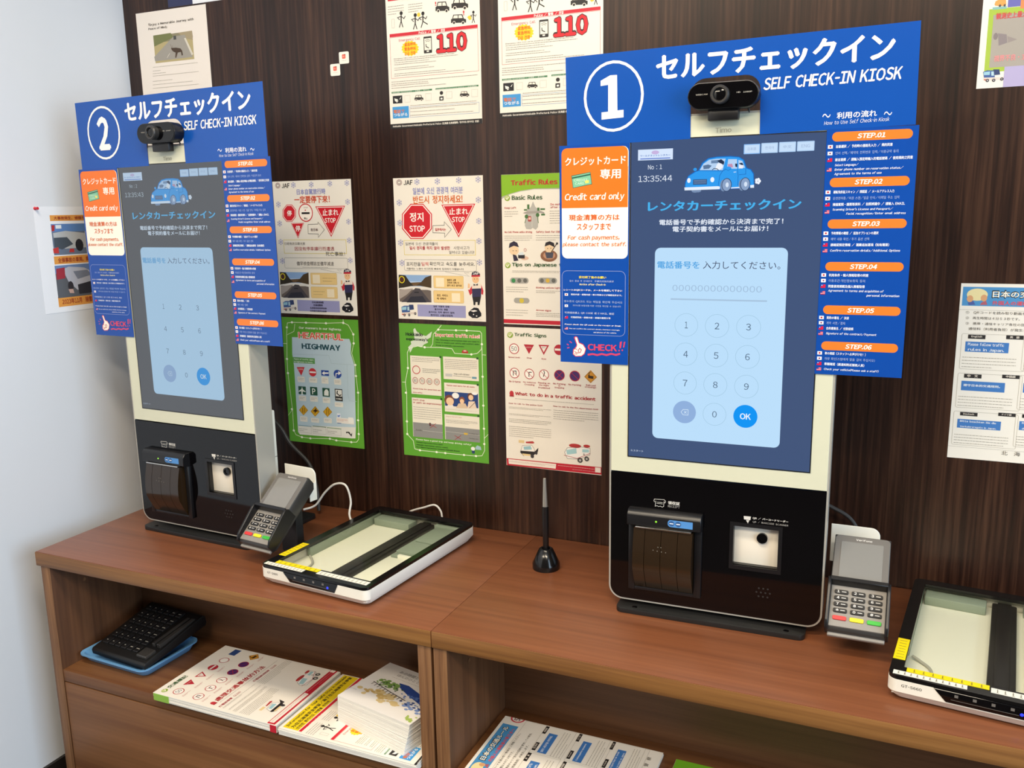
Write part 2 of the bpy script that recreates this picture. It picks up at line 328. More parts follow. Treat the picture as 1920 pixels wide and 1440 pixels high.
D['stop_ko'] = [
('K','emblem','b09090',3,8,2.6,21.7,15.1,1.6),('K','emblem','503030',3,10.8,5.2,18.9,12.5,1),('T','emblem','3a3434',4,25.5,4.8,47.5,14.7,'JAF','b'),('S','snowflake_pattern','9a9cc8',2,51,2.8,64.4,15.1),
('S','snowflake_pattern','9a9cc8',2,99.3,3.2,112.6,15.3),('S','snowflake_pattern','9a9cc8',2,148.9,2.5,161.9,14.6),('S','snowflake_pattern','9a9cc8',2,193.1,2.3,206,14.2),
('S','snowflake_pattern','9a9cc8',2,6,44.4,19.8,56.8),('S','snowflake_pattern','9a9cc8',2,192.6,42.4,205.5,54.3),('S','snowflake_pattern','9a9cc8',2,5.9,86.5,19.7,98.9),
('S','snowflake_pattern','9a9cc8',2,192.4,84.7,205.3,96.6),('S','snowflake_pattern','9a9cc8',2,5.5,128,19.4,140.3),('S','snowflake_pattern','9a9cc8',2,191.6,125.2,204.6,137.1),
('S','snowflake_pattern','9a9cc8',2,6.7,170.9,20.7,183.2),('S','snowflake_pattern','9a9cc8',2,191.6,168.6,204.7,180.4),('T','heading','8c8ec4',4,47,20.6,164.3,34.8,'일본에 오신 관광객 여러분','b'),
('T','heading','d9660c',4,46.8,37.5,163.1,54,'반드시 정지하세요!','b'),('P','stop_sign_picture','d01828',2,[40.7,53.3,71,53.9,90.9,75.1,89.7,105.4,68,126.5,37.4,126.4,17.1,104.9,18.6,74.1]),
('P','stop_sign_picture','fff4ec',2.5,[41.6,55.3,70,55.8,88.6,75.9,87.5,104.6,67.1,124.5,38.5,124.4,19.5,104.1,20.8,74.9]),('P','stop_sign_picture','d01828',3,[42.5,57.2,69,57.7,86.4,76.6,85.3,103.8,66.3,122.6,39.5,122.5,21.8,103.3,23.1,75.8]),
('T','stop_sign_picture','fff6ee',4,37.2,71.7,70.5,90.6,'정지','b'),('T','stop_sign_picture','fff6ee',4,35.4,98.5,72.9,111.5,'STOP','b'),('P','stop_sign_picture','d01828',2,[113.6,56.6,192,55.9,151.7,123.4]),
('P','stop_sign_picture','fff4ec',2.5,[116.7,58.3,188.8,57.7,151.8,119.8]),('P','stop_sign_picture','d01828',3,[119.1,59.7,186.5,59,151.9,117.1]),('T','stop_sign_picture','fff6ee',4,131.1,63.6,175.3,77.2,'止まれ','b'),
('T','stop_sign_picture','fff6ee',4,137.6,81.8,167.2,92.4,'STOP','b'),('L','stop_sign_picture','2a2624',2,0.9,[92.1,99,118.9,98.7,119.2,91.4,135.2,107,119,123.3,119.3,114.6,91.6,113.6,92.1,99]),
('T','stop_sign_picture','c03030',4,97,104,122.6,110.2,'일본에서는','b'),('O','notice_box','e0cc30',2,20.3,129.1,190,160.1,0,0.9),('T','notice_box','4a4440',4,24,133.3,101.7,139.8,'일본에 오신 관광객들이',''),
('T','notice_box','b83038',4,34.1,141.5,130.6,149.1,'일시 정지를 하지 않아 발생한','b'),('T','notice_box','6a625c',4,139.3,141.4,176.2,148.5,'사망사고가',''),('T','notice_box','4a4440',4,128.4,150.8,186.7,157.4,'일어나고 있습니다!',''),
('O','speech_bubble','5a5450',2,19,169.4,191.2,193.4,4,0.5),('L','speech_bubble','5a5450',2,0.5,[118,194.6,174,203.5,162.5,195.4,174.2,196.1]),('T','speech_bubble','2e2a28',4,24.7,175,59.2,183.1,'표지판을',''),
('T','speech_bubble','c83838',4,61.2,174.7,78,183,'일찍',''),('T','speech_bubble','2e2a28',4,81.2,174,187.5,182.2,'확인하고 속도를 늦추세요.',''),('T','speech_bubble','4a4440',4,24.8,186.9,161.4,190.7,'겨울에는 노면이 미끄러워 빠르게 정차하기 어렵습니다',''),
('R','road_photograph','8fb0da',1,4.2,202.2,83.3,226.5,0),('R','road_photograph','b8cce8',1.3,20.1,216.2,67.2,224.5,0),('P','road_photograph','2e2618',1.6,[4.2,202.2,20.7,203.4,30,216.1,39.5,225,2.8,232]),
('P','road_photograph','4a3820',1.6,[84.3,202.5,69.6,207,57.7,218.4,47.7,223.7,83.2,229.3]),('P','road_photograph','6b5236',1.5,[29.9,218.9,59.4,217,68.8,224.5,22.9,226.4]),
('P','road_photograph','e8e2da',2,[4.2,230.8,46,226,83.1,230.4,83,234.9,45.9,228.9,4,233.7]),('R','road_photograph','6c605a',1.2,4,233.4,82.3,259.9,0),
('P','road_photograph','4a4448',1.8,[44.2,230,55.6,231,80.4,259.1,8,261,28.7,244.6]),('P','road_photograph','a89c94',1.9,[3.9,235.1,39.2,230.7,22.1,244.8,3,255.3]),
('P','road_photograph','2a2a36',2.2,[31.8,248.9,61.4,246.8,70.6,260.2,21.3,261.5]),('P','road_photograph','1c1a20',2.4,[41.5,238.1,52.7,237.8,52.6,240.1,41.4,240.4]),
('K','road_photograph','f0dc28',3,4.4,205,18.9,220.2,1.7),('C','road_photograph','48201c',2.8,6.6,207.3,16.7,218,14),('R','link_box','efcd8a',1,89,203,160.2,229.2,2.5),
('O','link_box','c8a050',2,89,203,160.2,229.2,2.5,0.4),('R','link_box','efcd8a',1,87.8,234,159.9,259.9,2.5),('O','link_box','c8a050',2,87.8,234,159.9,259.9,2.5,0.4),
('R','link_box','fbe9c8',2,94.7,207.2,114.3,226.4,0),('R','link_box','fbe9c8',2,131.6,239,151.2,257.3,0),('T','link_box','5c3c14',4,121.6,209.5,142.6,214,'일본의 교통','b'),
('T','link_box','5c3c14',4,121.4,215.1,149.3,219.4,'규칙에 대해 더','b'),('T','link_box','5c3c14',4,121.2,220.7,156,224.8,'알아 보고 싶어요!','b'),('T','link_box','5c3c14',4,96.2,241.7,122.5,246.8,'로드 서비스','b'),
('T','link_box','5c3c14',4,95.9,248.8,117.5,253.4,'에 대해서','b'),('R','issuer_box','9d9cc6',1,47.6,265.1,163.6,290.6,0),('T','issuer_box','2c2640',4,86.6,266,124.9,270.1,'일본 자동차 연맹','b'),
('T','issuer_box','2c2640',4,89.6,272.2,121.5,276.4,'홋카이도 경찰','b'),('T','issuer_box','2c2640',4,74.7,278.9,136.2,282.2,'홋카이도 지역 렌터카 협회','b'),('T','issuer_box','2c2640',4,79.4,285.1,132.2,288.5,'홋카이도 교통안전협회','b'),
('P','tow_truck_picture','3c5c98',2,[7.6,271.8,14.9,268.6,27.4,268.2,29.1,283.9,8.6,284.6]),('P','tow_truck_picture','9cc8d8',3,[8.8,272.3,20.7,270.5,19.6,277.6,8.9,278.4]),
('P','tow_truck_picture','b8d4dc',3,[22.6,270.9,27.3,270.3,27.3,278.9,22.6,279]),('P','tow_truck_picture','30406c',2.5,[26.7,266.2,37.7,265.9,38.8,276,28.6,277.6]),
('P','tow_truck_picture','e0d0c4',2.7,[7.9,283.6,44.8,280.9,44.6,285.5,7.6,288.2]),('P','tow_truck_picture','c84830',3,[8.5,286.6,18,286.3,17.9,288.4,8.4,288.7]),
('C','tow_truck_picture','38343c',3.2,11.9,286,17.5,291.9,12),('C','tow_truck_picture','c8c0c0',3.6,13.6,287.7,15.8,290.2,10),('C','tow_truck_picture','38343c',3.2,23.7,285.1,29.3,291.1,12),
('C','tow_truck_picture','c8c0c0',3.6,25.4,286.8,27.6,289.3,10),('C','tow_truck_picture','38343c',3.2,38.7,282.1,44.3,288,12),('C','tow_truck_picture','c8c0c0',3.6,40.4,283.8,42.6,286.3,10),
('P','police_car_picture','141218',2,[169.3,279.2,175.1,273.4,184.6,266.7,193.1,269.3,199.6,279.6,199.5,285.2,190.1,290,179.3,289.8,170.1,284.8]),('P','police_car_picture','ece6e2',3,[173.8,274.8,184.4,272.9,191.1,274.9,181.2,277.4]),
('P','police_car_picture','ece6e2',2.6,[181.5,265.7,189.2,266,188.2,268.3,182,267.9]),('C','police_car_picture','ece6e2',3,180.1,281.1,183.2,283.8,8),('C','police_car_picture','ece6e2',3,186.9,284.2,190.5,286.9,8),
('C','police_car_picture','302c34',3,176.3,284.6,180.5,290,10),('P','attendant_picture','28243c',2,[178.6,204,180.4,195.7,186.6,192.9,194.3,193.7,198.7,198.2,198.6,203.7]),
('T','attendant_picture','f8f4f0',4,181.9,195.4,196.3,199.1,'JAF','b'),('P','attendant_picture','c82838',3,[179,201,198.7,200.2,198.6,203.7,178.9,204.3]),
('C','attendant_picture','f0c090',1.8,180.5,201.2,196.1,217.5,20),('P','attendant_picture','f0e0d0',2,[179.7,219.1,201.3,218.2,200.9,230.3,178.8,231.3]),
('P','attendant_picture','302c50',2.5,[179.4,228.8,201,227.6,199.9,245,179.6,246.3]),('P','attendant_picture','201c1c',2.4,[179.6,245.4,200,244.1,197.2,256.1,181.8,256.5]),
('P','attendant_picture','c82838',2,[201.2,220.1,205.8,232.4,204.6,240.7,200.7,239.7]),('P','attendant_picture','c82838',2,[179.6,222.5,173.2,231.7,170.1,230.4,174.4,242.8,179.2,238.5]),
('P','attendant_picture','f0c090',2,[170.5,217.9,174.8,219.2,174.5,227.5,169.6,227.6]),('P','attendant_picture','201c1c',2,[181.8,256.5,187,256.4,186.2,262.8,182.2,262.9]),
('P','attendant_picture','201c1c',2,[191.6,256.2,197.2,256.1,195.8,262.5,191.5,262.6]),('P','attendant_picture','201c28',3,[183.4,218.5,188.3,220.6,193.3,217.8,193.2,222.2,188.3,221.2,183.3,222.9]),
('C','attendant_picture','3a2418',3,184.7,207.8,186.5,209.4,8),('C','attendant_picture','3a2418',3,190.8,207.4,192.6,209,8),('G','heading','8a8478',3,171.4,292.3,200.8,293.3,1),
]
D['stop_zh'] = [
('T','heading','8c8ec4',4,65.9,18,142.7,30.5,'日本自駕旅行時','b'),('T','heading','d04418',4,57.5,32.9,153,49.3,'一定要停下來！','b'),('P','stop_sign_picture','d01828',2,[35.4,51.4,50.8,51.7,60.6,62.8,59.3,78.5,47.8,89.3,32.3,89.1,22.5,78,23.8,62.2]),
('P','stop_sign_picture','fff4ec',2.5,[36.1,52.9,49.9,53.2,58.7,63.3,57.5,77.9,47.2,87.8,33.2,87.7,24.4,77.4,25.6,62.8]),('P','stop_sign_picture','d01828',3,[36.6,54.1,49.2,54.3,57.2,63.8,56.1,77.4,46.6,86.6,33.9,86.5,25.9,77,27,63.3]),
('T','stop_sign_picture','fff6ee',4,35.5,64.1,48.5,76.6,'停','b'),('C','stop_sign_picture','fbf0e4',2,68.4,50.9,104.6,88.7,20),('K','stop_sign_picture','c82030',3,67.1,49.7,106,89.9,2.2),
('R','stop_sign_picture','201c1c',3,75.4,68.8,97.2,72.9,0),('T','stop_sign_picture','3a3434',4,82.1,57.2,93.5,60.1,'STOP',''),('T','stop_sign_picture','3a3434',4,81.1,80,90.9,84.8,'停止','b'),
('C','stop_sign_picture','c82030',2,84.2,62.8,87.6,65.8,8),('P','stop_sign_picture','d01828',2,[44.3,92.2,80.2,91.7,61.4,126.4]),('P','stop_sign_picture','fff4ec',2.5,[45.7,93.1,78.7,92.6,61.5,124.5]),
('P','stop_sign_picture','d01828',3,[46.7,93.8,77.7,93.3,61.5,123.1]),('T','stop_sign_picture','fff6ee',4,55.9,97.9,69.6,110.7,'停','b'),('L','stop_sign_picture','2a2624',2,0.9,[90.8,95.6,117.8,95,118.1,90.6,134.1,107.7,116.8,124.2,117.3,116.9,90,115.9,90.8,95.6]),
('T','stop_sign_picture','5a3434',4,97.4,104.2,117.4,110.5,'在日本','b'),('P','stop_sign_picture','d01828',2,[113.5,56.6,191.9,56.6,151.4,123.5]),('P','stop_sign_picture','fff4ec',2.5,[116.6,58.4,188.8,58.3,151.5,119.9]),
('P','stop_sign_picture','d01828',3,[119,59.7,186.5,59.7,151.6,117.2]),('T','stop_sign_picture','fff6ee',4,131.6,62.7,173.9,76.9,'止まれ','b'),('T','stop_sign_picture','fff6ee',4,136.6,82.1,165.9,92.6,'STOP','b'),
('T','notice_box','6a625c',4,22.6,134.9,80.1,140.9,'已經有訪日觀光客',''),('T','notice_box','a83038',4,50.4,144.8,157.5,153.5,'因沒有停車讓行而遭遇',''),('T','notice_box','4a4440',4,133.9,155.9,185,165.1,'死亡事故！',''),
('T','speech_bubble','5a504a',4,53.3,177.7,154.2,186.7,'儘早檢查標誌並儘早減速',''),('G','speech_bubble','8a847c',3,69,188.9,137.8,192.7,1),('G','link_box','a07838',3,122.1,211.3,157.1,224.2,2),
('G','link_box','a07838',3,94.4,241.8,126.3,254.6,2),('T','issuer_box','2c2640',4,88.9,267,120.7,271.6,'日本自動車聯盟','b'),('T','issuer_box','2c2640',4,92.1,273.5,118.1,278.3,'北海道警察','b'),
('T','issuer_box','2c2640',4,82.4,280.5,128.5,284.6,'北海道地區租車協會','b'),('T','issuer_box','2c2640',4,81.9,287.2,128,291.3,'北海道交通安全協會','b'),
]
D['highway'] = [
('L','road_map_border','e8f0c8',2,1.3,[10.7,60,11.4,41.2,15.6,13.6,29,11.6,123.7,10.4,170.8,7.5,183.6,12.5,195.9,32.7,195.7,53.3,188.9,76.3,196.9,102.4,197.2,127.7,200.6,166,198.4,201.8,196.7,230.6,196.5,262.9,195.4,275.6,189.5,282.8,174.9,284.2,133.7,283.8,116,281.3,60.2,285.4,36.1,284.6,19.1,280.3,13.6,270.3,13.9,219,7.8,132.2,7.9,98.6,10.7,60]),
('C','road_map_border','f4f6e0',2.5,25.8,8.9,32.2,14.3,10),('C','road_map_border','f4f6e0',2.5,65.3,8.5,71.6,13.8,10),('C','road_map_border','f4f6e0',2.5,120.6,7.8,126.8,13,10),
('C','road_map_border','f4f6e0',2.5,167.7,5.5,173.8,10.7,10),('C','road_map_border','f4f6e0',2.5,192.8,30.2,198.9,35.3,10),('C','road_map_border','f4f6e0',2.5,192.6,50.7,198.7,55.8,10),
('C','road_map_border','f4f6e0',2.5,193.9,99.8,200,105,10),('C','road_map_border','f4f6e0',2.5,194.1,125.2,200.2,130.3,10),('C','road_map_border','f4f6e0',2.5,197.5,163.4,203.6,168.5,10),
('C','road_map_border','f4f6e0',2.5,193.6,228,199.7,233.1,10),('C','road_map_border','f4f6e0',2.5,193.4,260.4,199.6,265.5,10),('C','road_map_border','f4f6e0',2.5,171.8,281.6,178,286.7,10),
('C','road_map_border','f4f6e0',2.5,130.5,281.2,136.9,286.4,10),('C','road_map_border','f4f6e0',2.5,112.8,278.7,119.2,283.9,10),('C','road_map_border','f4f6e0',2.5,57,282.7,63.5,288,10),
('C','road_map_border','f4f6e0',2.5,32.8,282,39.4,287.2,10),('C','road_map_border','f4f6e0',2.5,10.4,267.6,16.9,272.9,10),('C','road_map_border','f4f6e0',2.5,9.1,215.8,15.6,221.1,10),
('C','road_map_border','f4f6e0',2.5,4.6,129.5,11.1,134.9,10),('C','road_map_border','f4f6e0',2.5,4.6,95.9,11.1,101.2,10),('C','road_map_border','f4f6e0',2.5,10.4,21.3,16.8,26.6,10),
('L','road_map_border','e8f0c8',2,1.1,[13.3,41.1,33,32.5,37.1,14.7]),('L','road_map_border','e8f0c8',2,1.1,[170.8,7.5,170.6,-0.9]),('L','road_map_border','e8f0c8',2,1.1,[0.1,62.1,11.6,62.2]),
('L','road_map_border','e8f0c8',2,1.1,[-0.6,234.7,13,220.7]),('P','panel','c3d5dd',1,[26.3,46.2,184.5,43.8,188.8,55.1,186,76.4,194.4,103.4,189.9,246.2,186.8,274.2,177.3,275.1,30.8,278.6,25.8,273.1,26.6,112.7,23.8,86.1]),
('P','panel','ece8dc',1.4,[27.1,256.8,189.1,247.8,186.8,274.2,177.3,275.1,30.8,278.6,26.6,273.1]),('L','panel','b0c4c8',1.6,0.8,[24.9,86,125.9,84.1,132,102.3,196.9,102.4]),
('L','panel','b0c4c8',1.6,0.8,[174.7,103,172.8,172.5,175.6,186.3,195.3,187.1]),('T','heading','f4f4e4',4,47.9,20.2,165.9,27.3,'Our manners in our highway.','b'),
('T','heading','fff4ea',3,43.6,32.7,169.9,48.9,'HEARTFUL','bbb'),('T','heading','e2573a',4,45.3,34.2,168.2,47.5,'HEARTFUL','b'),('T','heading','1f4c56',4,52.4,59.1,159.4,72.3,'HIGHWAY','bb'),
('R','heading','66a05a',2,24.4,93,86.7,106.3,0),('T','heading','f0f4e0',4,27.9,96.3,83.2,98.4,'Types of traffic signs','b'),('T','heading','f0f4e0',4,27.4,102.6,80.1,104.8,'on highways to know','b'),
('P','sign_picture','d23038',2,[33.9,116.4,56.8,115.1,45.7,136.3]),('T','sign_picture','f4e8e0',4,38.7,118.7,52.5,122.3,'止まれ','b'),('C','sign_picture','d23038',2,68,116.4,89,135.9,20),
('R','sign_picture','f6efe8',3,70,124.1,87.7,127.8,0),('R','sign_picture','2c4c9c',2,102.4,119.4,123.7,132.2,0),('P','sign_picture','f6f2ec',3,[104.5,126.5,111.5,121.4,111.3,124.2,123.2,123.8,122.9,126.9,111.1,128,110.9,130.8]),
('C','sign_picture','2c4c9c',2,136.9,116.2,158.1,136,20),('L','sign_picture','f6f2ec',3,2,[142.6,133.5,143.2,125.4,151.3,123.7]),('P','sign_picture','f6f2ec',3,[150.2,118.8,157.9,123.3,149.5,128.8]),
('R','sign_picture','ece6d8',2,34.1,138.2,55.1,151.5,2),('G','sign_picture','8a8078',3,37,140.6,52.4,147.2,2),('R','sign_picture','ece6d8',2,67.4,138.7,89.8,150.6,2),
('G','sign_picture','8a8078',3,70.2,141.1,87.1,146.3,2),('R','sign_picture','ece6d8',2,102,135.4,121.3,151,2),('G','sign_picture','8a8078',3,104.8,137.7,118.6,146.8,2),
('R','sign_picture','ece6d8',2,136.8,138.2,156.1,151,2),('G','sign_picture','8a8078',3,139.6,140.5,153.4,146.8,2),('R','sign_picture','ece6d8',2,34.4,183.7,55.5,196.6,2),
('G','sign_picture','8a8078',3,37.2,186.1,52.8,192.3,2),('R','sign_picture','ece6d8',2,66.7,183.1,88.4,195.8,2),('G','sign_picture','8a8078',3,69.6,185.4,85.7,191.6,2),
('R','sign_picture','ece6d8',2,102.3,183.7,122.9,196.4,2),('G','sign_picture','8a8078',3,105.1,186.1,120.3,192.2,2),('R','sign_picture','ece6d8',2,135,192.4,158.1,203.2,2),
('G','sign_picture','8a8078',3,137.8,194.7,155.5,199.1,2),('R','sign_picture','ece6d8',2,34.3,233.5,55.5,246.3,2),('G','sign_picture','8a8078',3,37.2,235.9,52.8,242,2),
('R','sign_picture','ece6d8',2,65.5,234.9,88.5,245.8,2),('G','sign_picture','8a8078',3,68.4,237.2,85.8,241.6,2),('R','sign_picture','ece6d8',2,101.9,232,124.2,243.8,2),
('G','sign_picture','8a8078',3,104.7,234.3,121.5,239.6,2),('R','sign_picture','24533f',2,35,161.4,56.3,180.6,1),('R','sign_picture','24533f',2,68.4,160.8,88.7,180.6,1),
('R','sign_picture','24533f',2,102.8,161,122.9,181.3,1),('P','sign_picture','f0f0e4',3,[46,162.2,47.8,168.5,55,172.8,54.9,175,47.4,173.3,46.3,178.1,48.4,180.5,41.5,180.7,43.2,178.3,42.8,173,35.8,175,36,172.8,43.6,168.1]),
('T','sign_picture','f0f0e4',4,73.8,164.2,83.3,178.1,'P','b'),('P','sign_picture','f0f0e4',3,[107.1,178.7,107.8,169.2,111.9,164.2,116.7,163.9,120.1,168.3,119.4,178.8]),
('R','sign_picture','2a2826',2,137.1,160.9,157.9,189.2,0),('R','sign_picture','ece8dc',3,139.2,163,156.5,178.3,0),('L','sign_picture','2a2826',3.6,2.4,[144.9,165.1,143,171.5,150,176.6,154.6,173.8]),
('T','sign_picture','ece8dc',4,139.4,182.1,155.6,186.2,'非常電話','b'),('P','sign_picture','d9a420',2,[32.7,219.2,46.8,205.2,58.8,217.8,44.8,231.1]),('L','sign_picture','7a4018',3,0.5,[33.9,219.1,46.7,206.5,57.7,217.9,44.9,229.8,33.9,219.1]),
('P','sign_picture','d9a420',2,[65.9,219.8,79.7,206,91.6,218.4,77.9,231.7]),('L','sign_picture','7a4018',3,0.5,[67,219.7,79.6,207.3,90.5,218.5,78,230.4,67,219.7]),
('P','sign_picture','d9a420',2,[101,218,114.6,204.3,126.4,216.7,112.9,229.8]),('L','sign_picture','7a4018',3,0.5,[102.1,218,114.5,205.6,125.3,216.8,112.9,228.5,102.1,218]),
('L','sign_picture','5a2c10',3,1.4,[43.6,212.9,43.4,224.8]),('L','sign_picture','5a2c10',3,1.4,[49.3,212.4,48,224.4]),('P','sign_picture','3a2010',3,[71.7,218.4,79.5,214,81,209.1,83.2,215.3,88.7,217.1,81,219.6,76.8,225.3,78,219.8]),
('L','sign_picture','5a2c10',3,1.2,[110.6,224.3,112.5,213,110.5,210]),('L','sign_picture','5a2c10',3,1.2,[117.4,223.7,117.4,212.6,119.8,209.3]),('R','link_box','f2eadf',2,137.4,228.5,185.5,241.5,1),
('R','link_box','eef0f4',2,139.5,218.8,149.6,228.1,0),('P','link_box','6a8cd0',3,[141.2,221.9,144.7,223.5,148.6,220.6,147.6,225.1,143.7,227.3,140.9,226]),
('G','link_box','c86850',3,139.8,230.8,168,237,3),('R','link_box','3a5a9c',3,139.1,241,150.1,242.3,0),('R','link_box','f8f4ea',2.4,170.2,225.8,183.9,238.9,0),
('O','link_box','9a968a',2,28,255.4,65,273,0,0.4),('R','link_box','6a9cac',3,28,255.4,66.1,257,0),('G','link_box','5a5650',3,29.7,262.4,53.7,270.7,2),('O','link_box','9a968a',2,69,253.9,106.1,272.5,0,0.4),
('R','link_box','5a7c50',3,69,253.9,107.3,255.4,0),('G','link_box','5a5650',3,70.8,260.8,95,270.3,2),('O','link_box','9a968a',2,109.7,254.3,148.2,271.3,0,0.4),
('R','link_box','6a9858',3,109.7,254.3,149.2,255.7,0),('G','link_box','5a5650',3,111.4,261.2,137.3,269.1,2),('P','link_box','1c1c1a',3,[161.8,260.6,170.9,259.8,174.9,265.8,178.9,261.3,176.8,271,170.6,265.2,167.1,262.4,162.6,264.3]),
]
